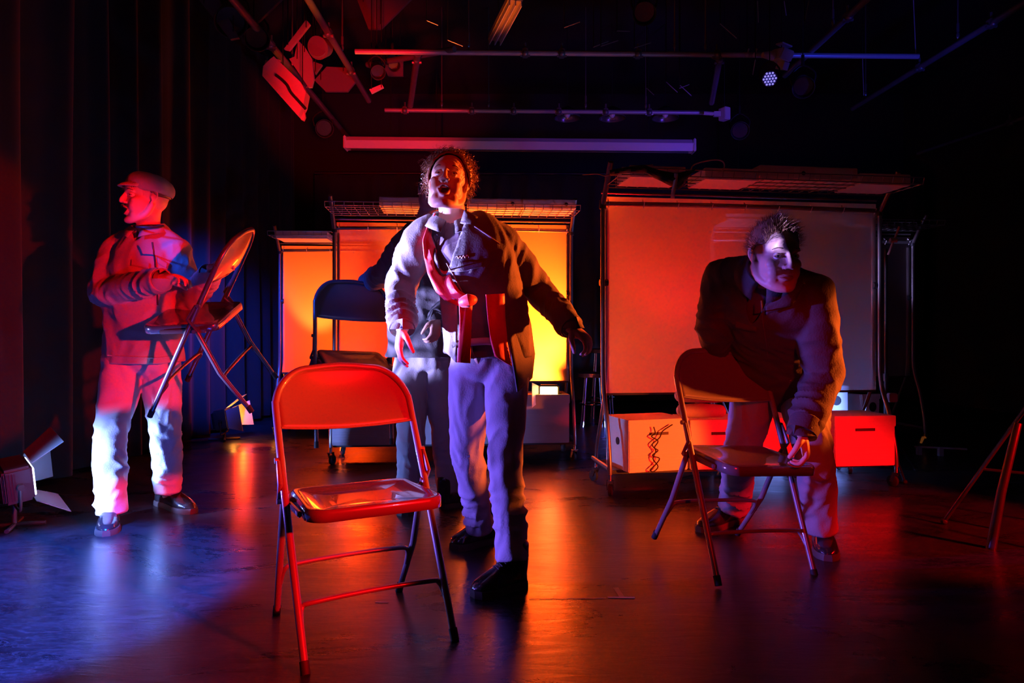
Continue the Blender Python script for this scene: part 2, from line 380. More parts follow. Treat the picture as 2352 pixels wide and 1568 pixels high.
# ------------------------------------------------------------------ folding chairs
def arch(w, z0, z1, rad, yf, n=8):
    """inverted U in (x, z), returns points; yf(z) gives y"""
    pts = [(-w, z0)]
    for i in range(n+1):
        a = PI-i*PI/2/n; pts.append((-w+rad+rad*math.cos(a), z1-rad+rad*math.sin(a)*1.0))
    pts.append((0, z1+.008))
    for i in range(n+1):
        a = PI/2-i*PI/2/n; pts.append((w-rad+rad*math.cos(a), z1-rad+rad*math.sin(a)))
    pts.append((w, z0)); return [Vector((x, yf(z), z)) for x, z in pts]
def folding_chair(label, loc, rot, mt=None, ms=None, seat_fold=0):
    mt = mt or M_chair; ms = ms or M_seat
    t = thing('folding_chair', label, 'chair', loc, rot, local=True)
    Wd, yf0, yt, Hh, wr, yr, sz = .221, -.231, .232, .788, .207, .214, .42
    yf = lambda z: yf0+(yt-yf0)*z/Hh
    r = .0115
    b = MB(); b.tube(catmull(arch(Wd, sz, Hh, .125, yf), 2), r, 12); b.build('back_frame', mt, t)
    for s in (-1, 1):
        b = MB(); b.tube([(s*.216, yf(.02), .02), (s*.218, yf(.2), .2), (s*Wd, yf(sz+.01), sz+.01)], [r*.92, r, r], 12); lg = b.build('leg', mt, t)
        b = MB(); b.cyl((s*.216, yf(0), 0), (s*.216, yf(.03), .03), r*1.12, r*1.15, 12); b.build('foot_cap', M_rubber, lg)
        b = MB(); b.tube([(s*wr, yr, .02), (s*(wr+.01), yr-.10, .2), (s*(wr+.012), .045, .40), (s*(wr+.008), .02, .435)], [r*.9, r*.95, r*.95, r*.8], 12); lg = b.build('leg', mt, t)
        b = MB(); b.cyl((s*wr, yr+.012, 0), (s*wr, yr-.002, .03), r*1.1, r*1.12, 12); b.build('foot_cap', M_rubber, lg)
        # folding linkage between seat and frame
        b = MB(); b.tube([(s*.232, yf(.50), .52), (s*.234, .02, .46), (s*.232, .055, .40)], [.006, .008, .006], 8)
        b.cyl((s*.222, yf(.52), .52), (s*.24, yf(.52), .52), .009, n=12); b.cyl((s*.19, .04, .405), (s*.24, .04, .405), .009, n=12)
        b.build('hinge_bracket', mt, t)
    # stretchers with bent down ends
    b = MB(); z = .155; b.tube(catmull([(-.214, yf(.10), .10), (-.205, yf(z)+.005, z-.012), (-.17, yf(z), z), (0, yf(z), z+.004), (.17, yf(z), z), (.205, yf(z)+.005, z-.012), (.214, yf(.10), .10)], 4), .0075, 10); b.build('stretcher', mt, t)
    yb = lambda z: yr-.10*(z/.2)*.95
    b = MB(); z = .185; b.tube(catmull([(-.208, yb(.12), .12), (-.2, yb(z), z-.012), (-.165, yb(z), z), (0, yb(z), z+.004), (.165, yb(z), z), (.2, yb(z), z-.012), (.208, yb(.12), .12)], 4), .0075, 10); b.build('stretcher', mt, t)
    # backrest: pressed sheet filling the arch, dished backwards
    zb = .60; nx, nz = 20, 12; vs = []
    for j in range(nz+1):
        for i in range(nx+1):
            u = i/nx*2-1; v = j/nz
            x = u*(Wd-.004); ax = abs(x)-(Wd-.125)
            ztop = Hh-.125+math.sqrt(max(0, .125**2-max(0, ax)**2)) if ax > 0 else Hh+.004*(1-abs(u))
            z0 = zb+.012*u*u; z = z0+(max(ztop, z0+.002)-z0)*v
            dish = .028*(1-u*u)*math.sin(PI*min(1, max(0, (z-zb+.03)/.22)))
            vs.append((x, yf(z)+dish-.002, z))
    b = MB(); m_ = nx+1; b.add(vs, [(j*m_+i, j*m_+i+1, (j+1)*m_+i+1, (j+1)*m_+i) for j in range(nz) for i in range(nx)])
    b.build('backrest', mt, t, solid=.004)
    b = MB(); b.tube([(-Wd+.01, yf(zb)+.002, zb+.012)]+[(x*(Wd-.01), yf(zb)+.028*(1-x*x)*.35, zb+.012*x*x) for x in (-.8, -.5, 0, .5, .8)]+[(Wd-.01, yf(zb)+.002, zb+.012)], .004, 8); b.build('backrest_rim', mt, t)
    # seat pan with rolled lip
    def outline(sx, y0, y1, rc, k=6):
        out = []
        for cx, cy, a0 in ((sx-rc, y0+rc, -PI/2), (sx-rc*.6-.012, y1-rc*.6, 0), (-sx+rc*.6+.012, y1-rc*.6, PI/2), (-sx+rc, y0+rc, PI)):
            q = rc if cy < 0 else rc*.6
            for i in range(k+1):
                a = a0+i*PI/2/k; out.append((cx+q*math.cos(a), cy+q*math.sin(a)))
        return out
    rings = []
    for ins, z in ((.0, sz-.032), (.0, sz-.006), (.004, sz+.0), (.012, sz+.001), (.03, sz-.004), (.05, sz-.009), (.1, sz-.012)):
        rings.append([(x, y, z) for x, y in outline(.20-ins, -.205+ins, .12-ins, max(.055-ins, .008))])
    n = len(rings[0]); vs = [v for rg in rings for v in rg]; fs = [(i*n+k, i*n+(k+1) % n, (i+1)*n+(k+1) % n, (i+1)*n+k) for i in range(len(rings)-1) for k in range(n)]
    fs.append(tuple((len(rings)-1)*n+k for k in range(n))); b = MB(); b.add(vs, fs); st = b.build('seat', ms, t, solid=.003)
    b = MB(); b.add([(x*.97, y*.97, z+.003) for x, y, z in rings[0]], [tuple(range(n))[::-1]]); b.build('seat_underside', mt, t, solid=.003)
    # seat rails that tie the seat to the frame
    for s in (-1, 1):
        b = MB(); b.box((s*.207, -.02, sz-.022), (.012, .2, .018), bev=.003); b.build('seat_rail', mt, t)
    return t
folding_chair('red-lit metal folding chair alone in the foreground, nearest the camera', (-.468, 2.159, 0), (0, 0, .505))
folding_chair('metal folding chair held and tilted by the bending person in the dark jacket', (.86, 2.773, .02), (.102, .062, .34))
M_chair3 = mat('chair_enamel_dark', (.05, .055, .07), .35, .15, coat=.4)
folding_chair('dark folding chair lifted off the floor in front of the orange plastic sheets', (-.977, 4.019, .374), (.383, .047, .601), M_chair3, M_chair3)
# ------------------------------------------------------------------ wheeled racks
def caster(parent, p, yaw=0):
    p = Vector(p); b = MB(); M = Euler((0, 0, yaw)).to_matrix()
    b.cyl(p+Vector((0, 0, .085)), p+Vector((0, 0, .13)), .010, n=10)
    for s in (-1, 1):
        b.prism([p+M@Vector((s*.016, -.012, .085)), p+M@Vector((s*.016, .014, .085)), p+M@Vector((s*.016, .032, .03)), p+M@Vector((s*.016, .012, .03))], M@Vector((s*.003, 0, 0)))
    b.box(p+Vector((0, 0, .085)), (.038, .034, .006), M)
    c = b.build('caster', M_chrome, parent)
    b = MB(); q = p+M@Vector((0, .022, .033)); b.tube([q+M@Vector((-.012, 0, 0)), q+M@Vector((-.009, 0, 0)), q+M@Vector((.009, 0, 0)), q+M@Vector((.012, 0, 0))], [.027, .033, .033, .027], 18); b.build('wheel', M_rubber, c)
def rack(label, A, B, zt=1.665, lean=.17, zs=1.74, sheet_z=(.55, 1.70), tubes=None, zb=.14, deck=True, sheetx=(0, 1), fr=None):
    """A, B: front-left and front-right caster spots on the floor"""
    A = Vector((*A, 0)); B = Vector((*B, 0)); t = (B-A).normalized(); nrm = Vector((t.y, -t.x, 0)); L = (B-A).length   # nrm towards camera
    root = thing('wheeled_rack', label, 'rack', A)
    mt = tubes or M_post
    yaw = math.atan2(t.y, t.x)
    P = lambda u, d, z: A+t*(u*L)+nrm*d+Vector((0, 0, z))
    for u, s in ((0, -1), (1, 1)):
        U = s*.0
        # twin upright that spreads into a front and a back foot
        b = MB(); b.tube(catmull([P(u, 0, .12), P(u, -.01, .22), P(u, -.06, .42), P(u, -.14, .62), P(u, -.15, .9), P(u, -.15, zt)], 4), .013, 10)
        leg = b.build('upright', mt, root)
        b = MB(); b.tube(catmull([P(u-s*.015, -.40, .12), P(u-s*.015, -.38, .22), P(u-s*.015, -.28, .40), P(u-s*.015, -.19, .60), P(u-s*.015, -.18, .9), P(u-s*.015, -.18, zt-.05)], 4), .011, 10)
        b.build('upright', mt, root)
        b = MB(); b.tube([P(u, -.15, zt-.02), P(u, -.15+lean, zt+.19)], .015, 10); b.build('top_arm', mt, root)
        b = MB(); b.cyl(P(u, -.15, zt-.04), P(u, -.15, zt+.01), .02, n=12); b.build('clamp', M_dark, root)
        b = MB(); b.cyl(P(u-s*.02, -.165, 1.2), P(u+s*.008, -.165, 1.2), .02, n=10); b.build('clamp', M_dark, root)
        b = MB(); b.tube([P(u, -.02, .15), P(u, -.38, .15)], .012, 8); b.build('foot_bar', mt, root)
        caster(root, P(u, 0, 0), yaw+.4*s); caster(root, P(u-s*.015, -.40, 0), yaw-.5*s)
    b = MB(); b.tube([P(0, -.15, zt-.01), P(.33, -.15, zt-.004), P(.66, -.15, zt-.004), P(1, -.15, zt-.01)], .014, 10); b.build('top_rail', mt, root)
    b = MB(); b.tube([P(0, -.18, zt+.06), P(1, -.18, zt+.06)], .007, 8); b.build('cross_rod', mt, root)
    # wire shelf: lengthwise and crosswise wires with an upturned back edge
    d0, d1 = -.10, .22
    b = MB()
    for d in (-.10, -.02, .06, .14, .22): b.tube([P(0, d, zs), P(1, d, zs)], .0035, 5)
    n = int(L/.062)
    for i in range(n+1):
        u = i/n; b.tube([P(u, d0, zs+.07), P(u, d0, zs+.003), P(u, d1, zs+.003), P(u, d1+.01, zs+.035)], .0024, 5)
    b.tube([P(0, d0, zs+.07), P(1, d0, zs+.07)], .0035, 5); b.tube([P(0, d1+.01, zs+.035), P(1, d1+.01, zs+.035)], .0035, 5)
    b.build('wire_shelf', M_wire, root)
    # hung plastic sheet with hem and ties
    u0, u1 = sheetx; z0, z1 = sheet_z; nx, nz = 40, 24; vs = []
    for j in range(nz+1):
        for i in range(nx+1):
            u = u0+.008+(u1-u0-.016)*i/nx; z = z0+(z1-z0)*j/nz
            d = -.165+.004*noise.noise(Vector((u*6, z*1.5, L)))*(1.2-j/nz)
            vs.append(P(u, d, z))
    m_ = nx+1; b = MB(); b.add(vs, [(j*m_+i, j*m_+i+1, (j+1)*m_+i+1, (j+1)*m_+i) for j in range(nz) for i in range(nx)])
    b.build('plastic_sheet', M_film, root)
    b = MB()
    for i in range(9):
        u = u0+.02+(u1-u0-.04)*i/8; b.tube([P(u, -.15, zt+.01), P(u, -.168, z1-.012), P(u, -.15, zt-.03), P(u, -.13, zt)], .0028, 5)
    b.build('tie', M_label, root)
    b = MB(); b.box(P(.5, -.166, z0+.004), (L*(u1-u0)-.03, .008, .012), Euler((0, 0, yaw))); b.build('hem_bar', M_dark, root)
    if deck:
        b = MB(); b.box(P(.5, -.2, zb-.012), (L-.02, .34, .022), Euler((0, 0, yaw)), .003); b.build('deck', M_dark, root)
        for u in (.5,): caster(root, P(u, -.1, 0), yaw+1.2)
    root['_P'] = 0
    del root['_P']
    return root, P, yaw, L
rC, PC, yC, LC = rack('tall wheeled rack at right with dark red see-through sheet and four file boxes', (.545, 3.90), (2.27, 4.14))
rB, PB, yB, LB = rack('middle wheeled rack with glowing orange sheet behind the standing pair', (-1.25, 4.83), (.445, 4.97))
rA, PA, yA, LA = rack('leftmost wheeled rack, half hidden behind the middle one', (-2.08, 6.15), (-.35, 6.25))
rD, PD, yD, LD = rack('rearmost rack seen dimly through the dark red sheet', (1.60, 5.45), (3.3, 5.6))
def file_box(label, P, u, d, z, size, yaw, m=None, slot=True, group=None, dyaw=0, hole=False, lab=None):
    w_, dp, h = size; m = m or M_box; c = P(u, d, z); r = Euler((0, 0, yaw+dyaw)); R = r.to_matrix()
    t = thing('file_box', label, 'box', c, (0, 0, yaw+dyaw), group, local=True)
    b = MB(); b.box((0, 0, h/2), (w_, dp, h), bev=.004); b.build('body', m, t)
    b = MB(); b.box((0, 0, h-.03), (w_+.008, dp+.008, .062), bev=.003); b.build('lid', m, t)
    if slot:
        b = MB(); b.box((.0, -dp/2-.0015, h*.73), (w_*.32, .005, .016)); b.build('handle_slot', M_black, t)
        b = MB()
        for k in range(6): b.box((0, -dp/2-.001, .02+k*.018), (w_*.94, .004, .004))
        b.build('ribbing', m, t)
        for s in (-1, 1):
            b = MB(); b.tube([(s*(w_/2+.0005), -.012, h*.55), (s*(w_/2+.0035), -.012, h*.55)], .022, 14); b.build('hand_hole', M_black, t)
    if lab:
        b = MB(); b.box((lab[0]*w_, -dp/2-.006, h*.5), (w_*lab[1], .003, h*.8)); b.build('paper_label', M_label, t)
    if hole:
        b = MB(); b.tube([(w_*.33, -dp/2-.006, h*.5), (w_*.33, -dp/2-.0035, h*.5)], .012, 12); b.build('hand_hole', M_black, t)
    return t
zb = .135
file_box('orange-lit white file box with a cable on it, left end of right rack', PC, .145, -.13, zb, (.37, .30, .29), yC, dyaw=.16)
file_box('red-lit file box second from left on the right rack deck', PC, .375, -.14, zb, (.36, .30, .28), yC, dyaw=-.03)
file_box('red-lit file box behind the legs of the bending person', PC, .615, -.13, zb, (.36, .30, .285), yC)
file_box('plain red-lit file box with dark handle slot, right end of right rack', PC, .875, -.12, zb, (.375, .30, .29), yC, dyaw=-.02)
# cable on the first box
b = MB(); q = PC(.165, .045, .0)
pts = [(-.06, .30), (-.05, .26), (-.075, .24), (-.03, .21), (-.055, .17), (-.03, .15), (-.07, .12), (-.02, .10), (-.05, .06), (-.085, .03), (-.06, .02), (-.03, .05), (-.065, .10), (-.045, .15), (-.07, .19), (-.02, .23), (.0, .27), (.05, .30), (.07, .31)]
tt = Vector((math.cos(yC+.16), math.sin(yC+.16), 0))
b.tube(catmull([q+tt*x*.9+Vector((0, 0, zb+z*.88-.01)) for x, z in pts], 4), .0035, 6)
tag(b.build('cable', M_black), 'thin dark cable tangled over the front of the orange-lit file box', 'cable')
# rack B deck
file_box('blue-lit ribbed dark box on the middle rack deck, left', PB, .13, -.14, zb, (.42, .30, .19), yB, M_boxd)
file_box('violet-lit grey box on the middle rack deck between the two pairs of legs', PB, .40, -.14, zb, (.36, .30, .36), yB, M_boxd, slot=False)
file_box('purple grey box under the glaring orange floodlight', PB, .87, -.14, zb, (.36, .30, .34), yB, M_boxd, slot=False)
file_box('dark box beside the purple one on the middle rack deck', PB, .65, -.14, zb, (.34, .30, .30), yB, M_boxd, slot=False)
# flat boxes on the top shelves
SH = 'flat boxes on the wire shelves'
zs = 1.748
for k, (u, w_, lab) in enumerate(((.31, .34, (-.2, .5)), (.66, .36, (-.24, .52)), (.875, .36, (-.24, .5)))):
    file_box(['flat shelf box with violet label left of the two heads', 'flat shelf box with pale label, right beside the singing head', 'flat shelf box with pale label at right end of middle rack'][k], PB, u, .07, zs, (w_, .28, .065), yB, M_box if k else M_box, slot=False, hole=True, lab=lab)
for k, (u, w_, lab) in enumerate(((.36, .3, None), (.12, .30, None), (.54, .30, (.2, .1)), (.70, .28, (0, .8)), (.88, .30, None))):
    file_box(['flat box under the looped cable on the right rack shelf', 'flat box at left end of the right rack shelf beneath the drape', 'flat box mid shelf on the right rack, left of the red label', 'flat shelf box showing a bright red label on right rack', 'flat violet-bottomed box at the right end of the right rack shelf'][k], PC, u, .07, zs, (w_, .24, .05 if lab is None else .075), yC, M_box, slot=False, hole=(k == 2), lab=lab)
file_box('flat box with violet label on the leftmost rack shelf', PA, .43, .07, zs, (.34, .25, .075), yA, M_box, slot=False, lab=(0, .9))
file_box('flat box at left end of the leftmost rack shelf', PA, .16, .07, zs, (.42, .25, .03), yA, M_box, slot=False)
file_box('flat box on rearmost rack shelf, seen through the dark red sheet', PD, .14, .07, zs, (.5, .25, .06), yD, M_box, slot=False)
file_box('flat box on rearmost rack shelf, further right through the sheet', PD, .55, .07, zs, (.5, .25, .06), yD, M_box, slot=False)
b = MB(); q = PA(.36, .1, zs)
for s in (0, .11): b.box(q+Vector((s, 0, .035)), (.008, .2, .07))
b.box(q+Vector((.055, 0, .068)), (.118, .2, .006)); tag(b.build('wire_stand', M_wire), 'small square metal frame on the leftmost rack shelf', 'frame')
# drape and strap on rack C
b = MB(); vs = []
top = [(1400, 392), (1440, 384), (1480, 380), (1515, 392), (1550, 398), (1590, 392), (1605, 380)]
bot = [(1402, 402), (1440, 396), (1480, 396), (1520, 416), (1548, 430), (1562, 434), (1585, 400)]
n = 40; A_ = resample(top, n); B_ = resample(bot, n)
for i in range(n):
    for j in range(6):
        t_ = j/5; x = A_[i][0]*(1-t_)+B_[i][0]*t_; y = A_[i][1]*(1-t_)+B_[i][1]*t_
        vs.append(W(x, y, 3.68-.012*math.sin(i*.9+j)-.03*math.sin(j*.6)))
b.add(vs, [(i*6+j, i*6+j+1, (i+1)*6+j+1, (i+1)*6+j) for i in range(n-1) for j in range(5)])
tag(b.build('cloth', M_drape, solid=.006), 'crumpled black cloth slung over the right rack shelf', 'cloth')
b = MB(); vs = []
for k, (x, y) in enumerate(((1553, 398), (1552, 412), (1549, 428), (1546, 444), (1545, 456))):
    for s in (-4.5, 4.5): vs.append(W(x+s, y, 3.64+.008*math.sin(k*2)))
b.add(vs, [(2*i, 2*i+1, 2*i+3, 2*i+2) for i in range(4)]); tag(b.build('strap', mat('strap_web', (.6, .45, .42), .7), solid=.004), 'short strap hanging down from the right rack shelf', 'strap')
b = MB(); b.tube(catmull([W(x, y, 3.72) for x, y in ((1585, 396), (1592, 380), (1615, 371), (1645, 367), (1660, 371), (1664, 382), (1657, 394), (1648, 397))], 5), .004, 7)
tag(b.build('cable_loop', mat('pale_cable', (.5, .45, .45), .4)), 'stiff looped cable standing above the right rack shelf', 'cable')
b = MB(); b.tube(catmull([W(x, y, 3.72) for x, y in ((1338, 401), (1365, 399), (1378, 400), (1395, 403), (1440, 385), (1500, 378))], 4), .003, 6)
tag(b.build('cable', M_wire), 'thin cable sticking out left of the right rack shelf', 'cable')
# folded blanket rolls on the deck boxes of rack C
b = MB()
for k, (z, dx) in enumerate(((0, .0), (.085, -.02))):
    b.sweep([PC(.24+dx*.3, .0, zb+.29+.045+z), PC(.30, .005, zb+.29+.045+z), PC(.37, 0, zb+.29+.04+z)], [.05, .056, .05], [.036, .042, .036], Vector((0, 1, 0)), 16)
tag(b.build('folded_blanket', mat('blanket', (.5, .42, .36), .9, bump=.3, bscale=80)), 'folded blanket lying on the file boxes under the dark red sheet', 'blanket')
# ------------------------------------------------------------------ floodlights
def flood(label, P0, aim, up, size=.2, doors=(1, 1, 1, 1), glow=(1, .5, .1), es=20, name='floodlight', yoke=True, inner=None, spread=35, floorz=None):
    P0 = Vector(P0); f = (Vector(aim)-P0).normalized(); up = Vector(up); s_ = f.cross(up).normalized(); u_ = s_.cross(f)
    R = Matrix((s_, f, u_)).transposed()       # local x side, y forward, z up
    L = lambda x, y, z: P0+R@Vector((x, y, z))
    t = thing(name, label, 'stage light', P0); h = size/2
    b = MB(); b.box(P0-f*size*.32, (size*.96, size*.62, size*.9), R, .012)
    for k in range(5): b.box(P0-f*size*(.42+.06*k), (size*1.0, size*.012, size*.7), R)
    b.build('housing', M_dark, t)
    b = MB(); b.box(P0+f*.002, (size*.82, .008, size*.72), R, .003); b.build('lens', mat('lens_'+label[:14], (.8, .8, .8), .3, emit=glow, es=es), t)
    Md = inner or mat('door_leaf', (.5, .5, .5), .45)
    a = math.radians(spread)
    for k, (sx, sz, on) in enumerate(((1, 0, doors[0]), (-1, 0, doors[1]), (0, 1, doors[2]), (0, -1, doors[3]))):
        if not on: continue
        ln = size*.8; b = MB()
        if sx: pts = [L(sx*h, 0, -h*.8), L(sx*h, 0, h*.8), L(sx*(h+ln*math.sin(a)), ln*math.cos(a), h*1.15), L(sx*(h+ln*math.sin(a)), ln*math.cos(a), -h*1.15)]
        else: pts = [L(-h*.85, 0, sz*h), L(h*.85, 0, sz*h), L(h*1.2, ln*math.cos(a), sz*(h+ln*math.sin(a))), L(-h*1.2, ln*math.cos(a), sz*(h+ln*math.sin(a)))]
        b.add(pts, [(0, 1, 2, 3)]); b.build('barn_door', Md, t, solid=.003, smooth=False)
    if yoke:
        b = MB(); b.tube(catmull([L(-h*1.12, -size*.3, 0), L(-h*1.14, -size*.35, -h*1.0), L(-h*.9, -size*.38, -h*1.25), L(h*.9, -size*.38, -h*1.25), L(h*1.14, -size*.35, -h*1.0), L(h*1.12, -size*.3, 0)], 3), .006, 8)
        b.cyl(L(-h*1.2, -size*.3, 0), L(-h*1.0, -size*.3, 0), .014, n=10); b.cyl(L(h*1.2, -size*.3, 0), L(h*1.0, -size*.3, 0), .014, n=10)
        b.build('yoke', M_black, t)
        if floorz is not None:
            b = MB(); q = L(0, -size*.38, -h*1.25); b.cyl((q.x, q.y, .012), q, .012, n=10); b.tube([(q.x-.12, q.y-.04, .012), (q.x+.12, q.y+.04, .012)], .01, 8); b.tube([(q.x-.05, q.y+.12, .012), (q.x+.05, q.y-.12, .012)], .01, 8); b.build('floor_stand', M_black, t)
    return t
flood('blue-white floodlight with open barn doors low at the far left', (-2.27, 3.30, .235), (-1.62, 3.95, .36), (.30, 0, 1), .19, (0, 1, 1, 1), (.55, .65, 1), 5, inner=mat('door_leaf_pale', (.10, .13, .13), .5), spread=34, floorz=0)
flood('orange floodlight with barn doors beside the side curtain', (-2.40, 5.98, .19), (-1.70, 6.05, .30), (.3, 0, 1), .19, (1, 1, 1, 0), (1, .30, .03), 40, spread=30, floorz=0)
flood('glaring orange floodlight on the purple box under the middle sheet', (.262, 4.98, .475), (.1, 2.5, .55), (0, 0, 1), .15, (1, 0, 0, 0), (1, .55, .12), 30, spread=20)
# ------------------------------------------------------------------ overhead rig
ZG = 3.3
M_hang = mat('hanger_black', (.004, .004, .004), .9)
def hang(par, p, name='drop_wire'):
    p = Vector(p); b = MB(); b.cyl(p, (p.x, p.y, 4.4), .004, n=6); return b.build(name, M_hang, par)
def clampb(b, p, r=.04):
    p = Vector(p); b.box(p, (r*1.1, r*1.5, r*1.5), bev=.006); b.cyl(p+Vector((0, 0, r*.6)), p+Vector((0, 0, r*1.9)), r*.22, n=8); b.cyl(p+Vector((-r*.9, 0, -.02)), p+Vector((r*.9, 0, -.02)), r*.3, n=8)
def pipe(label, a, c, r=.024, clamps=(), hang=(), m=None, group=None):
    a, c = Vector(a), Vector(c); t = thing('lighting_pipe', label, 'pipe', a, group=group)
    b = MB(); b.tube([a, a+(c-a)*.5, c], r, 14); b.build('tube', m or M_pipe, t)
    for u in clamps:
        b = MB(); p = a+(c-a)*u; clampb(b, p, .045); b.ell(p+Vector((0, -.03, -.012)), (.028, .028, .028), n=12, m=8); b.build('clamp', M_pipe, t)
    for u in hang:
        b = MB(); p = a+(c-a)*u; b.cyl(p, p+Vector((0, 0, 4.4-p.z)), .006, n=6); b.ell(p+Vector((0, 0, .07)), (.014, .014, .03), n=8, m=6); b.cyl(p+Vector((0, 0, .1)), p+Vector((0, 0, .17)), .011, n=8); b.build('hanger', M_wire, t)
    return t
M_pb = mat('pipe_pale', (.42, .42, .45), .4, .3)
pipe('long horizontal lighting pipe high across the stage, upper of the two', (-1.32, 5.9, 3.28), (3.45, 5.95, 3.26), .022, (.30, .365, .50, .64), (.2, .565, .62), M_pb)
pipe('long horizontal lighting pipe just above the white screen housing', (-1.36, 7.5, 3.30), (2.22, 7.5, 3.27), .022, (.06, .26, .385, .52, .66, .79), (.17, .31, .6, .78), M_pb)
pipe('diagonal pipe at upper left carrying the red-lit lamps', (-2.0, 4.9, ZG), (-2.0, 8.6, ZG), .03, (.25, .5), (.4,))
pipe('diagonal pipe right of the red-lit ceiling lamps', (-1.46, 4.9, ZG), (-1.47, 7.2, ZG), .027, (.3, .65), (.5,))
pipe('short steep pipe left of centre between the two cross pipes', (-.80, 5.95, ZG-.02), (-1.06, 7.3, ZG-.02), .03, (.1,), ())
pipe('short red-lit brace pipe above the two cross pipes', (-1.35, 6.55, 3.42), (-.48, 5.85, 3.28), .026, (), ())
pipe('steep violet pipe near right end of the cross pipes', (1.78, 6.0, ZG-.02), (2.05, 7.2, ZG-.02), .028, (.08,), ())
pipe('violet diagonal pipe right of the round multi-lens lamp', (2.54, 4.9, ZG), (2.53, 6.5, ZG), .026, (.25,), (.4,))
pipe('long blue diagonal pipe at upper right', (3.72, 4.9, ZG), (3.62, 7.45, ZG), .026, (.2, .55), (.35, .9))
pipe('faint lower diagonal pipe at far right edge', (5.1, 6.9, 3.05), (4.98, 8.6, 3.12), .02, (.15,), ())
# roller screen housing
t = thing('roller_screen', 'long white projection screen housing hung above the racks', 'screen', (0, 8.0, 3.0))
x0, x1 = W(797, 326, 8.0).x, W(1590, 326, 8.0).x; zc = 3.08; b = MB()
prof = [(-.05, -.065), (.06, -.065), (.075, -.03), (.075, .05), (.05, .07), (-.03, .07), (-.068, .02)]
b.add([(x0, 8.0+y, zc+z) for y, z in prof]+[(x1, 8.0+y, zc+z-.035) for y, z in prof], [tuple(range(7)), tuple(range(7, 14))[::-1]]+[(i, (i+1) % 7, (i+1) % 7+7, i+7) for i in range(7)])
b.build('housing', M_screen, t, smooth=False)
for x in (x0-.012, x1+.012):
    b = MB(); b.box((x, 8.0, zc-.035*(x > 0)), (.03, .165, .15), bev=.01); b.build('end_cap', M_screen, t)
for x in (x0+.5, x1-.5):
    b = MB(); b.cyl((x, 8.0, zc+.05), (x, 8.0, 4.4), .005, n=6); b.build('hanger', M_black, t)
b = MB(); b.tube([(x0+.05, 7.98, zc-.075), (x1-.05, 7.98, zc-.11)], .012, 8); b.build('bottom_bar', M_dark, t)
# ---- red-lit fixtures and boards at upper left
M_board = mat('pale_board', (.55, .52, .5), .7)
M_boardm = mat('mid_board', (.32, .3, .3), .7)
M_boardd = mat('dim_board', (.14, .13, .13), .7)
def board(name, label, cat, poly, Y, th=.03, m=None, dz=None):
    P = [W(x, y, Y if not callable(Y) else Y(x, y)) for x, y in poly]
    n = (P[1]-P[0]).cross(P[2]-P[0]).normalized(); b = MB(); b.prism(P, n*th)
    c = sum(P, Vector())/len(P); t = thing(name, label, cat, c); b.build('plate', m or M_board, t, smooth=False)
    for q in (P[0].lerp(c, .3), P[2].lerp(c, .3)): hang(t, q)
    return t
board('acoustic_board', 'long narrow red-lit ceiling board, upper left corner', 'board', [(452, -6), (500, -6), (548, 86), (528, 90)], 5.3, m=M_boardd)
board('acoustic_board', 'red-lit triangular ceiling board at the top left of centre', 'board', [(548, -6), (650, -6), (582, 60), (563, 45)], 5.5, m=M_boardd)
t = thing('ceiling_floodlight', 'large red-lit flood fixture with black slot, upper left', 'stage light', W(660, 200, 5.9)); hang(t, W(650, 170, 5.95)); hang(t, W(695, 240, 5.95))
def bprism(name, poly, Y, th, m, par):
    P = [W(x, y, Y) for x, y in poly]; n = (P[1]-P[0]).cross(P[2]-P[0]).normalized(); b = MB(); b.prism(P, n*th); return b.build(name, m, par, smooth=False)
bprism('housing', [(632, 148), (640, 142), (700, 200), (712, 222), (706, 252), (694, 276), (614, 186), (616, 164)], 5.9, -.12, M_board, t)
b = MB(); b.tube(catmull([W(x, y, 5.73) for x, y in ((633, 172), (646, 182), (660, 196), (668, 212), (684, 230), (702, 250))], 4), .012, 8); b.build('slot', M_black, t)
b = MB()
b.box(W(622, 148, 5.9), (.08, .06, .035), Euler((0, .2, 0))); b.cyl(W(633, 155, 5.88), W(641, 138, 5.88), .02, n=10); b.build('bracket', M_board, t)
bprism('clip', [(690, 264), (699, 256), (701, 268), (697, 277), (691, 274)], 5.86, .03, M_board, t)
board('barn_door_leaf', 'long red-lit metal leaf slanting up between the left pipes', 'leaf', [(652, 112), (703, 45), (712, 55), (664, 115)], 5.6)
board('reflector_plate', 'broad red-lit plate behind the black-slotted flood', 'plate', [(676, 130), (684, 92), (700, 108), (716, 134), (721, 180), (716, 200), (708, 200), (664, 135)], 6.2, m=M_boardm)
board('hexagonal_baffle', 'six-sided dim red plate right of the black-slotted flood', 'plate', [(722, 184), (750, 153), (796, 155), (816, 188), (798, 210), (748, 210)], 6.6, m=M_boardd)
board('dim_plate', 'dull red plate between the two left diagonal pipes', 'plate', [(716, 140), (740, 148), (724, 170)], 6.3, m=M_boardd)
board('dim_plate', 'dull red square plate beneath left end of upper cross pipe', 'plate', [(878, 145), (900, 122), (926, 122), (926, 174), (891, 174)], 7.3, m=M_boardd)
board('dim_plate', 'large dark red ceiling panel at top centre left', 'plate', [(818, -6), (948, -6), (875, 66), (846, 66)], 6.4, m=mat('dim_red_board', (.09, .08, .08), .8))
board('small_sign_plate', 'small violet-edged rectangular plate right of the left pipes', 'plate', [(848, 205), (877, 193), (881, 200), (853, 214)], 6.2)
b = MB(); c = W(730, 110, 5.9); b.tube([c, c+Vector((.03, .1, .05))], [.095, .08], 24); b.tube([c-Vector((0, .004, 0)), c+Vector((0, .01, 0))], [.075, .075], 24)
t = thing('round_lamp', 'dim round-faced lamp between the two left diagonal pipes', 'stage light', c); b.build('face', M_boardd, t); hang(t, c+Vector((0, .1, .05)))
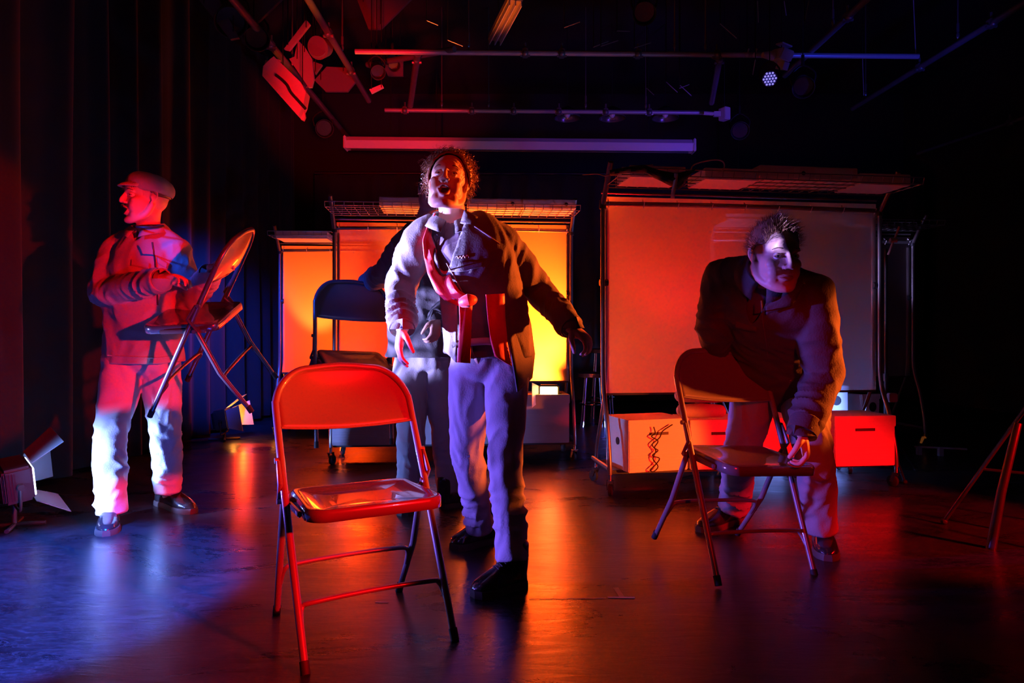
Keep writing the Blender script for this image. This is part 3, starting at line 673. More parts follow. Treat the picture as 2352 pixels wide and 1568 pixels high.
def par_can(label, px, py, Y, aim, r=.09, ln=.22, m=None, bare=False):
    p = W(px, py, Y); f = (Vector(aim)-p).normalized(); t = thing('par_can', label, 'stage light', p)
    b = MB(); b.tube([p-f*ln, p-f*ln*.85, p-f*ln*.3, p, p+f*.02], [r*.35, r*.7, r*.9, r, r*1.08], 20, cap=False); b.build('can', m or M_dark, t, solid=.004)
    b = MB(); b.tube([p-f*.03, p-f*.025], [r*.9, r*.9], 20); b.build('lens', mat('glass_dark', (.03, .03, .04), .1, spec=.8), t)
    sd = f.cross(Vector((0, 0, 1))).normalized(); b = MB()
    b.tube(catmull([p-f*ln*.5+sd*r*1.0, p-f*ln*.5+sd*r*1.15+Vector((0, 0, r)), p-f*ln*.5+Vector((0, 0, r*1.9)), p-f*ln*.5-sd*r*1.15+Vector((0, 0, r)), p-f*ln*.5-sd*r*1.0], 3), .008, 8)
    b.cyl(p-f*ln*.5+Vector((0, 0, r*1.8)), p-f*ln*.5+Vector((0, 0, r*1.8+.09)), .014, n=8); b.build('yoke', M_black, t)
    hang(t, p-f*ln*.5+Vector((0, 0, r*1.8)))
    return t
par_can('black can lamp hung on the left diagonal pipe, near the picture top', 590, 88, 5.5, (-.5, 3, 1))
par_can('black can lamp at top left against the red ceiling boards', 530, 50, 5.3, (-1, 2.5, .5), .11, .25)
par_can('black can lamp below the black-slotted red flood', 745, 295, 7.6, (0, 3, 1))
par_can('small can lamp left end of upper cross pipe', 868, 165, 6.1, (0, 3, .5), .06, .15)
par_can('small can lamp hanging in the centre of the left pipes cluster', 905, 150, 6.4, (.5, 3, .5), .05, .14)
par_can('dark can lamp right of the round multi-lens lamp', 1845, 200, 5.6, (1, 2, .5), .08, .2)
par_can('dark can lamp hung behind the right end of the lower cross pipe', 1700, 300, 7.6, (1, 2, .5), .09, .22)
par_can('dark can lamp at top, right of the long violet batten', 1480, 30, 5.2, (.5, 2, .5), .08, .2)
# LED par with small lenses
p = W(1768, 181, 5.4); f = (Vector((.1, 0, .9))-p).normalized(); t = thing('multi_lens_lamp', 'round blue lamp with a dozen small lenses, upper right', 'stage light', p)
b = MB(); b.tube([p-f*.14, p-f*.10, p, p+f*.015], [.04, .055, .06, .062], 28); b.build('body', M_dark, t)
sd = f.cross(Vector((0, 0, 1))).normalized(); up = sd.cross(f)
b = MB(); b.tube([p+f*.015, p+f*.018], [.056, .056], 28); b.build('face_plate', mat('blue_face', (.1, .12, .4), .4), t)
k_ = 0
for i in range(-2, 3):
    for j in range(-2, 3):
        x, y = (i+.5*(j % 2))*.022, j*.02
        if x*x+y*y > .047**2: continue
        b = MB(); b.ell(p+f*.019+sd*x+up*y, (.008, .008, .008), n=10, m=6); b.build('small_lens', mat('small_lens', (.7, .7, .9), .15, emit=(.35, .3, 1), es=.8), t)
b = MB(); b.tube(catmull([p-f*.05+sd*.065, p-f*.08+sd*.07+up*.07, p-f*.09+up*.13, p-f*.08-sd*.07+up*.07, p-f*.05-sd*.065], 3), .006, 8); b.build('yoke', M_black, t)
hang(t, p-f*.09+up*.13)
# fixtures near the LED lamp
t = thing('profile_lamp', 'small violet-lit spot fixture left of the violet diagonal pipe', 'stage light', W(1795, 128, 5.7)); q = W(1795, 128, 5.7)
b = MB(); b.box(q, (.11, .2, .09), Euler((.3, .3, .2)), .01); b.tube([q-Vector((.07, .0, 0)), q-Vector((.16, .02, .0))], [.04, .022], 14); b.build('body', M_board, t)
b = MB(); b.box(q+Vector((.02, 0, .085)), (.09, .12, .012), Euler((.3, .3, .2))); b.box(q+Vector((.0, -.02, -.09)), (.05, .1, .06), Euler((.4, .1, .3))); b.build('bracket', M_board, t); hang(t, q)
for k, px in enumerate((1716, 1734)):
    b = MB(); q = W(px, 126, 5.8); b.ell(q, (.018, .02, .022), n=10, m=8); b.cyl(q, q+Vector((.015, 0, .05)), .007, n=8); t = thing('pipe_hook', '', 'hook', q); b.build('hook', M_board, t); hang(t, q)
    tag(t, ['red-lit pipe hook left of the violet fixture, left of the two', 'red-lit pipe hook left of the violet fixture, right of the two'][k], 'hook')
t = thing('wall_box', 'blue-lit square box on the right end of the lower cross pipe', 'box', W(1664, 262, 7.5)); q = W(1664, 262, 7.4)
b = MB(); b.box(q, (.08, .10, .13), Euler((0, 0, .5)), .006); b.build('case', M_board, t)
b = MB(); b.box(q-Vector((.08, 0, 0)), (.07, .04, .05)); b.cyl(q-Vector((.22, 0, -.01)), q-Vector((.05, 0, 0)), .02, n=10); b.build('neck', M_board, t); hang(t, q)
# long batten fixture
a, c = W(1136, 96, 5.75), W(1185, 2, 5.1); t = thing('strip_light', 'long slim violet strip fixture at the top of the picture', 'strip light', a)
ax = (c-a); L_ = ax.length; ax.normalize(); sd = ax.cross(Vector((0, 0, 1))).normalized(); up = sd.cross(ax); R = Matrix((sd, ax, up)).transposed(); mid = (a+c)/2
b = MB(); b.box(mid+up*.03, (.11, L_, .05), R, .006); b.build('housing', mat('strip_case', (.2, .19, .2), .4), t)
for s in (-.045, 0, .045):
    b = MB(); b.box(mid-up*.012+sd*s, (.006, L_*.98, .04), R); b.build('louvre', M_pb, t)
for k in range(2):
    b = MB(); b.cyl(a+ax*L_*(.2+.6*k)+up*.05, a+ax*L_*(.2+.6*k)+up*.05+Vector((0, 0, .9)), .006, n=6); b.build('hanger', M_black, t)
# hanging dome lamps under the lower pipe
for k, (x, lab) in enumerate(((1303, 'left dome-shaped work lamp under the lower cross pipe'), (1406, 'middle dome-shaped work lamp under the lower cross pipe'), (1528, 'right dome-shaped work lamp under the lower cross pipe'))):
    q = W(x, 272, 7.9); t = thing('dome_lamp', lab, 'lamp', q)
    b = MB(); b.tube([q, q+Vector((0, 0, .01)), q+Vector((0, 0, .06)), q+Vector((0, 0, .10)), q+Vector((0, 0, .13))], [.15, .15, .13, .08, .03], 28, cap=False); b.build('shade', mat('dome', (.16, .14, .14), .25, .5), t, solid=.004)
    b = MB(); b.ell(q+Vector((0, 0, .05)), (.035, .035, .045), n=12, m=8); b.build('bulb', M_label, t)
    b = MB(); b.cyl(q+Vector((0, 0, .13)), q+Vector((0, 0, 1.2)), .005, n=6); b.build('cord', M_black, t)
# thin rods standing in for bright strip edges glimpsed in the dark
rods = [(1380, 106, 1420, 93, 5), (1296, 63+0, 1332, 50, 5), (1363, 108, 1397, 95, 5), (1654, 54, 1692, 88, 5), (1530, 188, 1556, 212, 6.3), (1562, 196, 1588, 220, 6.3), (1560, 203, 1583, 194, 6.3), (1485, 202, 1502, 218, 6.3), (1028, 92, 1063, 106, 5.5),
        (1735, 137, 1729, 172, 5.6), (1848, 50, 1858, 2, 5), (2098, 0, 2104, 135, 6), (1981, 130, 1984, 220, 6.8), (1740, 2, 1742, 52, 5.6), (1801, 2, 1806, 36, 5.6), (1457, 110, 1495, 98, 5.6), (980, 47, 1006, 58, 5.4), (1417, 71, 1447, 72, 5.2)]
rows = ['just above the middle of upper cross pipe', 'near the top centre', 'touching the middle of upper cross pipe', 'slanting down right, top right of centre', 'between the two cross pipes, right side', 'between the cross pipes, rightmost of the group', 'crossing the others between the pipes', 'between the cross pipes, leftmost of the group', 'above left part of upper cross pipe',
        'upright, left of the round multi-lens lamp', 'red and steep at the top edge', 'upright to the blue diagonal pipe, upper one', 'upright to the blue diagonal pipe, lower one', 'upright at the top edge, left of the red one', 'upright at the top edge, next to the red one', 'right of the middle of upper cross pipe', 'red, above left end of upper cross pipe', 'red and level near the top centre']
for (xa, ya, xb, yb_, Y), lb in zip(rods, rows):
    t = thing('edge_rod', 'thin rod '+lb, 'wire', W(xa, ya, Y)); b = MB(); b.cyl(W(xa, ya, Y), W(xb, yb_, Y+.05), .0035, n=6); b.build('wire', M_pb, t); hang(t, W(xa, ya, Y))
# ------------------------------------------------------------------ misc on the floor
# bar stools far back between the racks
def stool(label, x, y, hs):
    t = thing('bar_stool', label, 'stool', (x, y, 0), local=True)
    b = MB(); b.tube([(0, 0, hs-.04), (0, 0, hs-.035), (0, 0, hs), (0, 0, hs+.008)], [.12, .15, .15, .13], 24); b.build('seat', M_dark, t)
    for k in range(4):
        a = PI/4+k*PI/2; b = MB(); b.tube([(math.cos(a)*.10, math.sin(a)*.10, hs-.04), (math.cos(a)*.15, math.sin(a)*.15, 0)], .011, 8); b.build('leg', M_chrome, t)
    b = MB(); b.tube([(math.cos(a)*.135, math.sin(a)*.135, .22) for a in [2*PI*k/20 for k in range(20)]], .008, 8, closed=True); b.build('foot_ring', M_chrome, t)
stool('chrome-legged stool far back between the middle and right racks', .80, 6.9, .52)
stool('taller chrome-legged stool right behind the other one', .98, 7.6, .74)
# tripod light stand behind rack C
def stand(name, label, cat, foot, ztop, spread=.35, r=.011, hub=.45, top=None, m=None):
    x, y = foot; m = m or M_steel; t = thing(name, label, cat, (x, y, 0))
    for k in range(3):
        a = .4+k*2*PI/3; b = MB(); b.tube([(x, y, hub), (x+math.cos(a)*spread, y+math.sin(a)*spread, .012)], r*.8, 8); lg = b.build('leg', m, t)
        b = MB(); b.ell((x+math.cos(a)*spread, y+math.sin(a)*spread, .014), (.016, .016, .014), n=8, m=6); b.build('foot_tip', M_rubber, lg)
        b = MB(); b.tube([(x, y, hub*.45), (x+math.cos(a)*spread*.55, y+math.sin(a)*spread*.55, hub*.45)], r*.6, 6); b.build('brace', m, t)
    b = MB(); b.tube([(x, y, .08), (x, y, ztop)], r, 10); b.build('pole', m, t)
    b = MB(); b.cyl((x, y, hub-.03), (x, y, hub+.03), r*1.8, n=12); b.cyl((x, y, hub+.3), (x, y, hub+.35), r*1.6, n=12); b.build('collar', M_dark, t)
    return t
stand('light_stand', 'tripod light stand behind the boxes of the right rack', 'stand', (1.35, 4.75), .95, .32, hub=.62, m=M_post)
st = stand('microphone_stand', 'slim boom stand just right of the right rack', 'stand', (2.40, 4.5), 1.45, .28, hub=.3)
b = MB(); b.tube([W(2040, 585, 4.25), W(2066, 520, 4.2)], .007, 8); b.build('boom', M_pb, st)
b = MB(); b.cyl(W(2052, 552, 4.22)+Vector((-.02, 0, 0)), W(2052, 552, 4.22)+Vector((.02, 0, 0)), .014, n=10); b.build('boom_clutch', M_pb, st)
st = stand('light_stand', 'dark stand leaning beside the right picture edge', 'stand', (2.32, 3.12), 1.2, .34, hub=.62)
# leaning bar, and a bar made up for the blue streak by the floor
b = MB(); b.tube([W(2338, 972, 2.98), W(2300, 1130, 2.95), W(2276, 1262, 2.95)], [.016, .018, .02], 10)
tag(b.build('steel_bar', M_steel), 'dark steel bar leaning at the far right of the floor', 'bar')
b = MB(); b.box(W(2160, 1028, 5.2)+Vector((0, 0, 0)), (.34, .02, .012), Euler((0, .0, -.35))); b.box(W(2160, 1028, 5.2)-Vector((0, 0, .04)), (.03, .03, .09)); b.box(W(2160, 1028, 5.2)-Vector((.13, -.05, .04)), (.03, .03, .09))
tag(b.build('streak_bar', M_pb), 'low thin bar drawn for a blue streak near the floor right of the right rack', 'rail')
b = MB(); b.box((W(2045, 912, 4.3).x, 4.28, W(2045, 912, 4.3).z), (.05, .04, .055), bev=.005); tag(b.build('socket_box', mat('bluebox', (.25, .25, .4), .5)), 'small blue-lit box on the stand right of the right rack', 'box')
# bright white boxes behind the right rack
M_white = mat('bright_card', (.85, .85, .85), .6)
def plain_box(label, px0, px1, py0, py1, Y, d=.3, m=None, yaw=0):
    a = W(px0, py1, Y); c = W(px1, py0, Y); t = thing('storage_box', label, 'box', ((a.x+c.x)/2, Y+d/2, 0), (0, 0, yaw), local=True)
    wd = c.x-a.x; h = c.z
    b = MB(); b.box((0, 0, h/2), (wd, d, h), bev=.006); b.build('body', m or M_white, t)
    b = MB(); b.tube([(wd*.1, -d/2-.0002, h*.8), (wd*.1, -d/2-.004, h*.8)], .035, 14); b.build('hand_hole', M_black, t)
    b = MB(); b.box((0, 0, h-.02), (wd+.01, d+.01, .04), bev=.004); b.build('lid', m or M_white, t); return t
plain_box('white box glowing blue-white behind the legs of the bending person', 1722, 1800, 880, 1000, 4.95)
plain_box('white box glowing blue-white right of the bending person', 1880, 1948, 885, 1000, 5.0)
plain_box('white box glowing blue-white behind right end of the right rack', 1955, 2012, 905, 1000, 5.05, yaw=.4)
# tape marks on the floor
M_tape = mat('floor_tape', (.5, .42, .4), .6)
def tape(label, pts, wd):
    b = MB(); P = [Vector(((x-1176)*G(y)/F, G(y), .0012)) for x, y in pts]
    for i in range(len(P)-1):
        t_ = (P[i+1]-P[i]).normalized(); s_ = Vector((-t_.y, t_.x, 0))*wd/2
        b.prism([P[i]-s_, P[i+1]-s_, P[i+1]+s_, P[i]+s_], (0, 0, .0006))
    return tag(b.build('floor_tape', M_tape, smooth=False), label, 'tape')
tape('short tape arm crossing the longer one on the floor, right of centre', [(1414, 1350), (1428, 1371)], .018)
tape('short level strip of tape on the floor, right of centre', [(1396, 1372), (1458, 1373)], .014)
tape('thin pale tape line in front of the standing pair, long one', [(1215, 1376), (1392, 1374)], .004)
tape('thin tape dash on the floor inside the legs of the red chair', [(862, 1383), (892, 1384)], .005)
folding_chair('folding chair held up at a slant by the person in the cap', (-1.43, 3.408, .602), (.034, .321, -1.525), mat('chair_enamel_slate', (.05, .055, .075), .3, .2, coat=.6), mat('seat_enamel_slate', (.045, .06, .13), .22, .2, coat=1))
# ------------------------------------------------------------------ people
M_skin = mat('skin', (.62, .40, .31), .48, bump=.06, bscale=220, sss=.12, var=.06)
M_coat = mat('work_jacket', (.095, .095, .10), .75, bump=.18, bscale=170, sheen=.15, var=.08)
M_coat2 = mat('work_jacket_light', (.40, .40, .42), .75, bump=.2, bscale=150, var=.08)  # paler copy of the jacket cloth, also used for its lit flap
M_trou = mat('grey_trousers', (.36, .36, .38), .8, bump=.15, bscale=170, var=.06)
M_trou2 = mat('pale_trousers', (.50, .49, .48), .8, bump=.15, bscale=170, var=.06)
M_tee = mat('tee', (.10, .08, .10), .85, bump=.1, bscale=200)
M_hair = mat('dark_hair', (.07, .035, .02), .45, spec=.6)
M_hair2 = mat('brown_hair', (.22, .10, .05), .4, spec=.7)
M_shoe = mat('shoe_leather', (.02, .018, .018), .22, coat=.6, bump=.08, bscale=60)
M_sole = mat('shoe_sole', (.06, .045, .035), .6)
M_eye = mat('eyeball', (.75, .72, .70), .15)
M_iris = mat('iris', (.02, .012, .01), .1)
M_mouth = mat('mouth_inside', (.05, .008, .008), .6)
M_teeth = mat('teeth', (.75, .72, .66), .3)
M_lip = mat('lips', (.45, .16, .14), .4)
M_sash = mat('red_sash', (.90, .015, .03), .5, sheen=.3, bump=.08, bscale=90)
M_cap = mat('cap_cloth', (.35, .30, .28), .85, bump=.1, bscale=200)
V = Vector
def headmat(c, fwd, up):
    y = -V(fwd).normalized(); z = V(up); z = (z-y*z.dot(y)).normalized(); x = y.cross(z)
    return Matrix(((x.x, y.x, z.x, c[0]), (x.y, y.y, z.y, c[1]), (x.z, y.z, z.z, c[2]), (0, 0, 0, 1)))
def add_head(mb, M, s=1, male=False, mouth=0, nose=1):
    R = M.to_3x3(); T = lambda x, y, z: M@V((x*s, y*s, z*s))
    E = lambda c, r, rot=None, n=22, m=14: mb.ell(T(*c), [q*s for q in r], R if rot is None else R@rot.to_matrix(), n, m)
    jw = 1.1 if male else 1.0; md = -.018*mouth
    E((0, .014, .032), (.073, .095, .086)); E((0, -.022, .028), (.064, .066, .066)); E((0, -.030, -.03), (.058*jw, .058, .075))
    E((0, .03, .0), (.066, .07, .07))
    mb.sweep([T(-.056*jw, .012, -.035+md*.3), T(-.050*jw, -.012, -.072+md), T(-.026*jw, -.058, -.098+md), T(0, -.076, -.104+md), T(.026*jw, -.058, -.098+md), T(.050*jw, -.012, -.072+md), T(.056*jw, .012, -.035+md*.3)],
             [q*s for q in (.016, .018, .018, .019, .018, .018, .016)], [q*s for q in (.02, .021, .02, .018, .02, .021, .02)], R@V((0, 1, 0)), 12, 3)
    E((0, -.04, -.078+md*.7), (.042*jw, .044, .03)); E((0, -.083, -.106+md), (.017*jw, .012, .014))
    for q in (-1, 1):
        E((q*.040, -.060, -.026), (.023, .021, .020)); E((q*.034, -.058, -.052), (.025, .027, .032)); E((q*.043, -.030, -.050), (.020, .038, .040)); E((q*.030, -.052, -.080+md), (.024, .026, .024))
        E((q*.030, -.077, .0215), (.022, .010, .0065), Euler((0, q*.15, 0)))
        # ear: rim, lobe, bowl
        c = [(q*.071, .004, .018), (q*.077, .016, .030), (q*.081, .030, .020), (q*.079, .030, -.002), (q*.074, .016, -.020), (q*.070, .006, -.030)]
        mb.sweep([T(*p) for p in c], [.0042*s]*6, [.005*s]*6, R@V((1, 0, 0)), 8, 3)
        E((q*.073, .014, -.001), (.0055, .014, .024), Euler((0, 0, q*.35))); E((q*.0735, .007, -.029), (.004, .007, .009))
    E((0, -.079, .03), (.042, .018, .03))
    mb.sweep([T(0, -.086, .016), T(0, -.098, -.002), T(0, -.103*nose, -.022), T(0, -.106*nose, -.034)], [q*s for q in (.0085, .008, .0095, .0115)], [q*s for q in (.010, .011, .013, .010)], R@V((1, 0, 0)), 12, 3)
    for q in (-1, 1): E((q*.0125, -.098, -.0365), (.0075, .0095, .0075))
    if mouth:
        o = .017*mouth; pu = [(-.024, -.080, -.068), (-.013, -.091, -.060), (-.004, -.0945, -.0565), (0, -.094, -.058), (.004, -.0945, -.0565), (.013, -.091, -.060), (.024, -.080, -.068)]
        pl = [(-.024, -.080, -.068), (-.014, -.087, -.074-o*.8), (0, -.090, -.078-o), (.014, -.087, -.074-o*.8), (.024, -.080, -.068)]
    else:
        pu = [(-.025, -.080, -.067), (-.013, -.090, -.0635), (-.004, -.0945, -.061), (0, -.094, -.0625), (.004, -.0945, -.061), (.013, -.090, -.0635), (.025, -.080, -.067)]
        pl = [(-.022, -.081, -.069), (-.012, -.089, -.0735), (0, -.0915, -.076), (.012, -.089, -.0735), (.022, -.081, -.069)]
    mb.sweep([T(*p) for p in pu], [.0036*s]*len(pu), [.005*s]*len(pu), R@V((0, 0, 1)), 8, 3)
    mb.sweep([T(*p) for p in pl], [.0045*s]*len(pl), [.005*s]*len(pl), R@V((0, 0, 1)), 8, 3)
def deform_head(co, M, s, mouth=0):
    Mi = np.array(M.inverted()); L = co@Mi[:3, :3].T+Mi[:3, 3]; L = L/s
    near = (np.abs(L[:, 0]) < .08) & (L[:, 1] < -.03) & (L[:, 2] > -.15) & (L[:, 2] < .06)
    d = np.zeros(len(co))
    for q in (-1, 1):
        d += .011*np.exp(-(((L[:, 0]-q*.030)/.0175)**2+((L[:, 2]-.0)/.0115)**2))
        d += .004*np.exp(-(((L[:, 0]-q*.052)/.013)**2+((L[:, 2]-.012)/.018)**2))
        d += .0035*np.exp(-(((L[:, 0]-q*.0075)/.0035)**2+((L[:, 2]+.044)/.003)**2))
    if mouth: d += np.clip(1.25-((L[:, 0]/.0185)**2+((L[:, 2]+.069+.007*mouth)/(.0095*mouth+.002))**2), 0, 1)*.026
    else: d += .003*np.exp(-((L[:, 0]/.022)**2+((L[:, 2]+.0685)/.0022)**2))
    d += .002*np.exp(-((L[:, 0]/.004)**2+((L[:, 2]+.050)/.007)**2))
    d = np.where(near, d, 0)*s; yv = np.array(M.to_3x3()@V((0, 1, 0))); return co+d[:, None]*yv
def face_parts(root, M, s, look=(0, -1, 0), mouth=0, brow=M_hair, lids=.5):
    R = M.to_3x3(); T = lambda x, y, z: M@V((x*s, y*s, z*s)); lk = (R@V(look)).normalized()
    for q in (-1, 1):
        c = T(q*.030, -.0695, .0005); b = MB(); b.ell(c, (.0122*s,)*3, R, 18, 12); e = b.build('eye', M_eye, root)
        b = MB(); b.ell(c+lk*.0075*s, (.0058*s,)*3, R, 14, 10); b.build('iris', M_iris, e)
        b = MB()
        for k, (zz, th) in enumerate(((.0068, .0026), (-.0062, .0018))):
            b.tube(catmull([T(q*.030-.0145, -.0735, .0), T(q*.030-.008, -.0815, zz*.8), T(q*.030, -.0845, zz), T(q*.030+.008, -.0815, zz*.8), T(q*.030+.0145, -.0735, 0)], 3), th*s, 8)
        b.build('eyelids', M_skin, root)
        b = MB(); b.tube(catmull([T(q*.012, -.089, .020), T(q*.024, -.0905, .0265), T(q*.038, -.084, .0275), T(q*.050, -.071, .021)], 4), [v*s for v in np.interp(np.linspace(0, 1, 13), [0, .3, 1], [.0028, .0032, .0012])], 8)
        b.build('eyebrow', brow, root)
    if mouth:
        b = MB(); b.ell(T(0, -.068, -.070-.008*mouth), (.0195*s, .012*s, .0115*s*mouth+.004*s), R, 18, 10); b.build('mouth_inside', M_mouth, root)
        b = MB(); b.box(T(0, -.083, -.0625), (.024*s, .006*s, .006*s), R, .0015); b.build('teeth', M_teeth, root)
        pl = [(-.0225, -.0825, -.0685), (-.014, -.0905, -.0735-.0136*mouth), (0, -.0935, -.0775-.017*mouth), (.014, -.0905, -.0735-.0136*mouth), (.0225, -.0825, -.0685)]
        pu = [(-.0225, -.0825, -.0675), (-.012, -.094, -.0605), (-.004, -.0975, -.0575), (0, -.0965, -.0585), (.004, -.0975, -.0575), (.012, -.094, -.0605), (.0225, -.0825, -.0675)]
    else:
        pu = [(-.0235, -.082, -.0665), (-.012, -.0925, -.0645), (0, -.0965, -.0635), (.012, -.0925, -.0645), (.0235, -.082, -.0665)]; pl = [(-.0225, -.082, -.0685), (-.012, -.0915, -.0735), (0, -.0945, -.0755), (.012, -.0915, -.0735), (.0225, -.082, -.0685)]
    b = MB(); b.tube(catmull([T(*p) for p in pu], 3), .0030*s, 8); b.tube(catmull([T(*p) for p in pl], 3), .0038*s, 8); b.build('lips', M_lip, root)
def add_hand(mb, wr, d, n, thumb, s=1, curl=.35, spread=.06, curls=None, thumbin=.3):
    """d: towards fingers, n: where the palm faces, thumb: side the thumb leaves"""
    wr = V(wr); d = V(d).normalized(); n = V(n); n = (n-d*n.dot(d)).normalized(); sd = V(thumb); sd = (sd-d*sd.dot(d)-n*sd.dot(n)).normalized()
    P = lambda a, b_, c: wr+(d*a+sd*b_+n*c)*s
    mb.sweep([P(-.02, 0, 0), P(.012, 0, 0), P(.045, .002, -.002), P(.078, .002, -.002), P(.094, 0, 0)], [q*s for q in (.026, .028, .037, .041, .037)], [q*s for q in (.019, .018, .017, .0145, .010)], sd, 16, 4, power=2.4)
    mb.ell(P(.038, .024, .008), (.022*s, .017*s, .014*s), Matrix((d, sd, n)).transposed(), 14, 10)
    for i, (L, r) in enumerate(((.068, .0088), (.077, .0090), (.071, .0086), (.055, .0076))):
        c = curl if curls is None else curls[i]; off = .030-.0203*i; a = (off/.03)*spread; base = P(.076-(.004*(i == 3)), off, -.001)
        dd = (d*math.cos(a)+sd*math.sin(a)); pts = [base]; ang = 0
        for k, fr in enumerate((.16, .42, .26, .22)):
            if k: ang += c*(.9, 1.0, .75)[k-1]*1.35
            e = dd*math.cos(ang)+n*math.sin(ang); pts.append(pts[-1]+e*L*fr*1.12*s)
        rr = [r*1.05*s, r*1.08*s, r*s, r*.93*s, r*.78*s]
        mb.sweep(pts, rr, [q*.92 for q in rr], sd, 10, 3)
    p0 = P(.022, .022, .004); e1 = (d*.62+sd*.72+n*thumbin).normalized(); e2 = (d*.85+sd*(.45-thumbin)+n*(thumbin*1.6)).normalized(); e3 = (d*.9+sd*(.2-thumbin)+n*(thumbin*2.2)).normalized()
    pts = [p0, p0+e1*.035*s, p0+(e1*.035+e2*.034)*s, p0+(e1*.035+e2*.034+e3*.028)*s]
    mb.sweep(pts, [q*s for q in (.014, .0125, .0105, .0085)], [q*s for q in (.013, .0115, .0095, .0075)], n, 10, 3)
def creases(co, nr, spots, amp0=.003, f0=7., seed=0, big=.006):
    P = co+seed*3.7
    w1 = np.stack([pn(P*3+11), pn(P*3+37), pn(P*3+71)], 1)*.12
    n1 = pn((P+w1)*np.array([f0, f0, f0*.55])); n2 = pn((P+w1)*np.array([f0*2.3, f0*2.3, f0*1.3])+5)
    d = big*(1-2.6*np.abs(n1))*.6+amp0*(1-2.6*np.abs(n2))
    for c, ax, rad, amp, fr in spots:
        c = np.array(c); ax = np.array(V(ax).normalized()); q = co-c; u = q@ax; r = np.linalg.norm(q, axis=1)
        wgt = np.exp(-(r/rad)**2); ph = u*fr*.62+4.5*pn(P*4.5+9)+1.6*pn(P*11)
        s = 1-np.abs(np.sin(ph)); s = s**1.5
        d += amp*1.15*wgt*(s-.45)*np.clip(.55+1.3*pn(P*5.5+21), .05, 1.4)
    return co+nr*d[:, None]
def shoe(root, heel, toe, label=None, rise=(0, 0, 1), s=1, pitch=0):
    heel = V(heel); toe = V(toe); f = (toe-heel); L = f.length; f.normalize(); up = V(rise); up = (up-f*up.dot(f)).normalized(); sd = f.cross(up)
    P = lambda a, b_, c: heel+f*(a*L)+sd*b_*s+up*c*s
    us = [0, .04, .15, .32, .5, .68, .82, .93, 1.0]; wd = [.010, .026, .034, .031, .037, .048, .047, .036, .012]
    def outl(k=1., grow=0): return [P(u, (w_+grow)*k, 0) for u, w_ in zip(us, wd)]+[P(u, -(w_+grow)*k, 0) for u, w_ in list(zip(us, wd))[::-1]]
    b = MB()
    hs = [.06, .088, .106, .112, .098, .078, .062, .050, .028]
    ring = []
    for u, w_, h in zip(us, wd, hs):
        r = []
        for k in range(15):
            a = PI*k/14; cx = math.cos(a); sx = math.sin(a); r.append(P(u, w_*.97*math.copysign(abs(cx)**.75, cx), .022+(h-.022)*abs(sx)**.8))
        ring.append(r)
    vs = [v for r in ring for v in r]; fs = [(i*15+k, i*15+k+1, (i+1)*15+k+1, (i+1)*15+k) for i in range(len(us)-1) for k in range(14)]+[(i*15, (i+1)*15, (i+1)*15+14, i*15+14) for i in range(len(us)-1)]
    fs += [tuple(range(15))[::-1], tuple((len(us)-1)*15+k for k in range(15))]; b.add(vs, fs)
    b.sweep([P(.18, 0, .06), P(.17, 0, .10), P(.17, 0, .15)], [.032*s, .036*s, .040*s], [.045*s, .046*s, .046*s], sd, 16, 3)
    me = remesh(b, .006, 5); o = mkobj('shoe', me, M_shoe, root)
    b = MB(); ol = outl(1.0, .004); n = len(ol); b.add([p+up*.0 for p in ol]+[p+up*.014*s for p in ol]+[p+up*.026*s for p in outl(1, .001)], [tuple(range(n))[::-1], tuple(2*n+i for i in range(n))]+[(j*n+i, j*n+(i+1) % n, (j+1)*n+(i+1) % n, (j+1)*n+i) for j in (0, 1) for i in range(n)])
    b.build('sole', M_sole, o, angle=30)
    b = MB()
    for k in range(4):
        u = .36+.07*k; h = np.interp(u, us, hs)+.003; b.tube([P(u, -.02, h-.008), P(u+.015, 0, h), P(u, .02, h-.008)], .0022*s, 6)
    b.build('lace', M_black, o)
    return o
def hair_strands(b, M, s, n, zone, ln, curl, rad=.0011, seed=1, flow=(0, .3, .4), c0=(0, .014, .036), R3=(.074, .096, .088)):
    rg = random.Random(seed); R = M.to_3x3(); k = 0
    while k < n:
        d = V((rg.gauss(0, 1), rg.gauss(0, 1), rg.gauss(0, 1))).normalized(); p = V((c0[0]+d.x*R3[0], c0[1]+d.y*R3[1], c0[2]+d.z*R3[2]))
        if not zone(p): continue
        k += 1; g = (d+V(flow)+V((rg.gauss(0, .25), rg.gauss(0, .25), rg.gauss(0, .25)))).normalized(); L = ln*rg.uniform(.5, 1.3); pts = []; q = p.copy(); side = g.orthogonal().normalized(); s2 = g.cross(side); ph = rg.uniform(0, 6.3); m = 9 if curl else 5
        for i in range(m):
            t = i/(m-1); rr = curl*L*(.25 if t > 0 else 0); a = ph+t*9
            pts.append(M@((p+g*L*t*(.8 if curl else 1)+(side*math.cos(a)+s2*math.sin(a))*rr+V((0, 0, -.25*L*t*t)))*s))
        b.tube(pts, [rad*(1-.7*i/(m-1)) for i in range(m)], 3, cap=False)
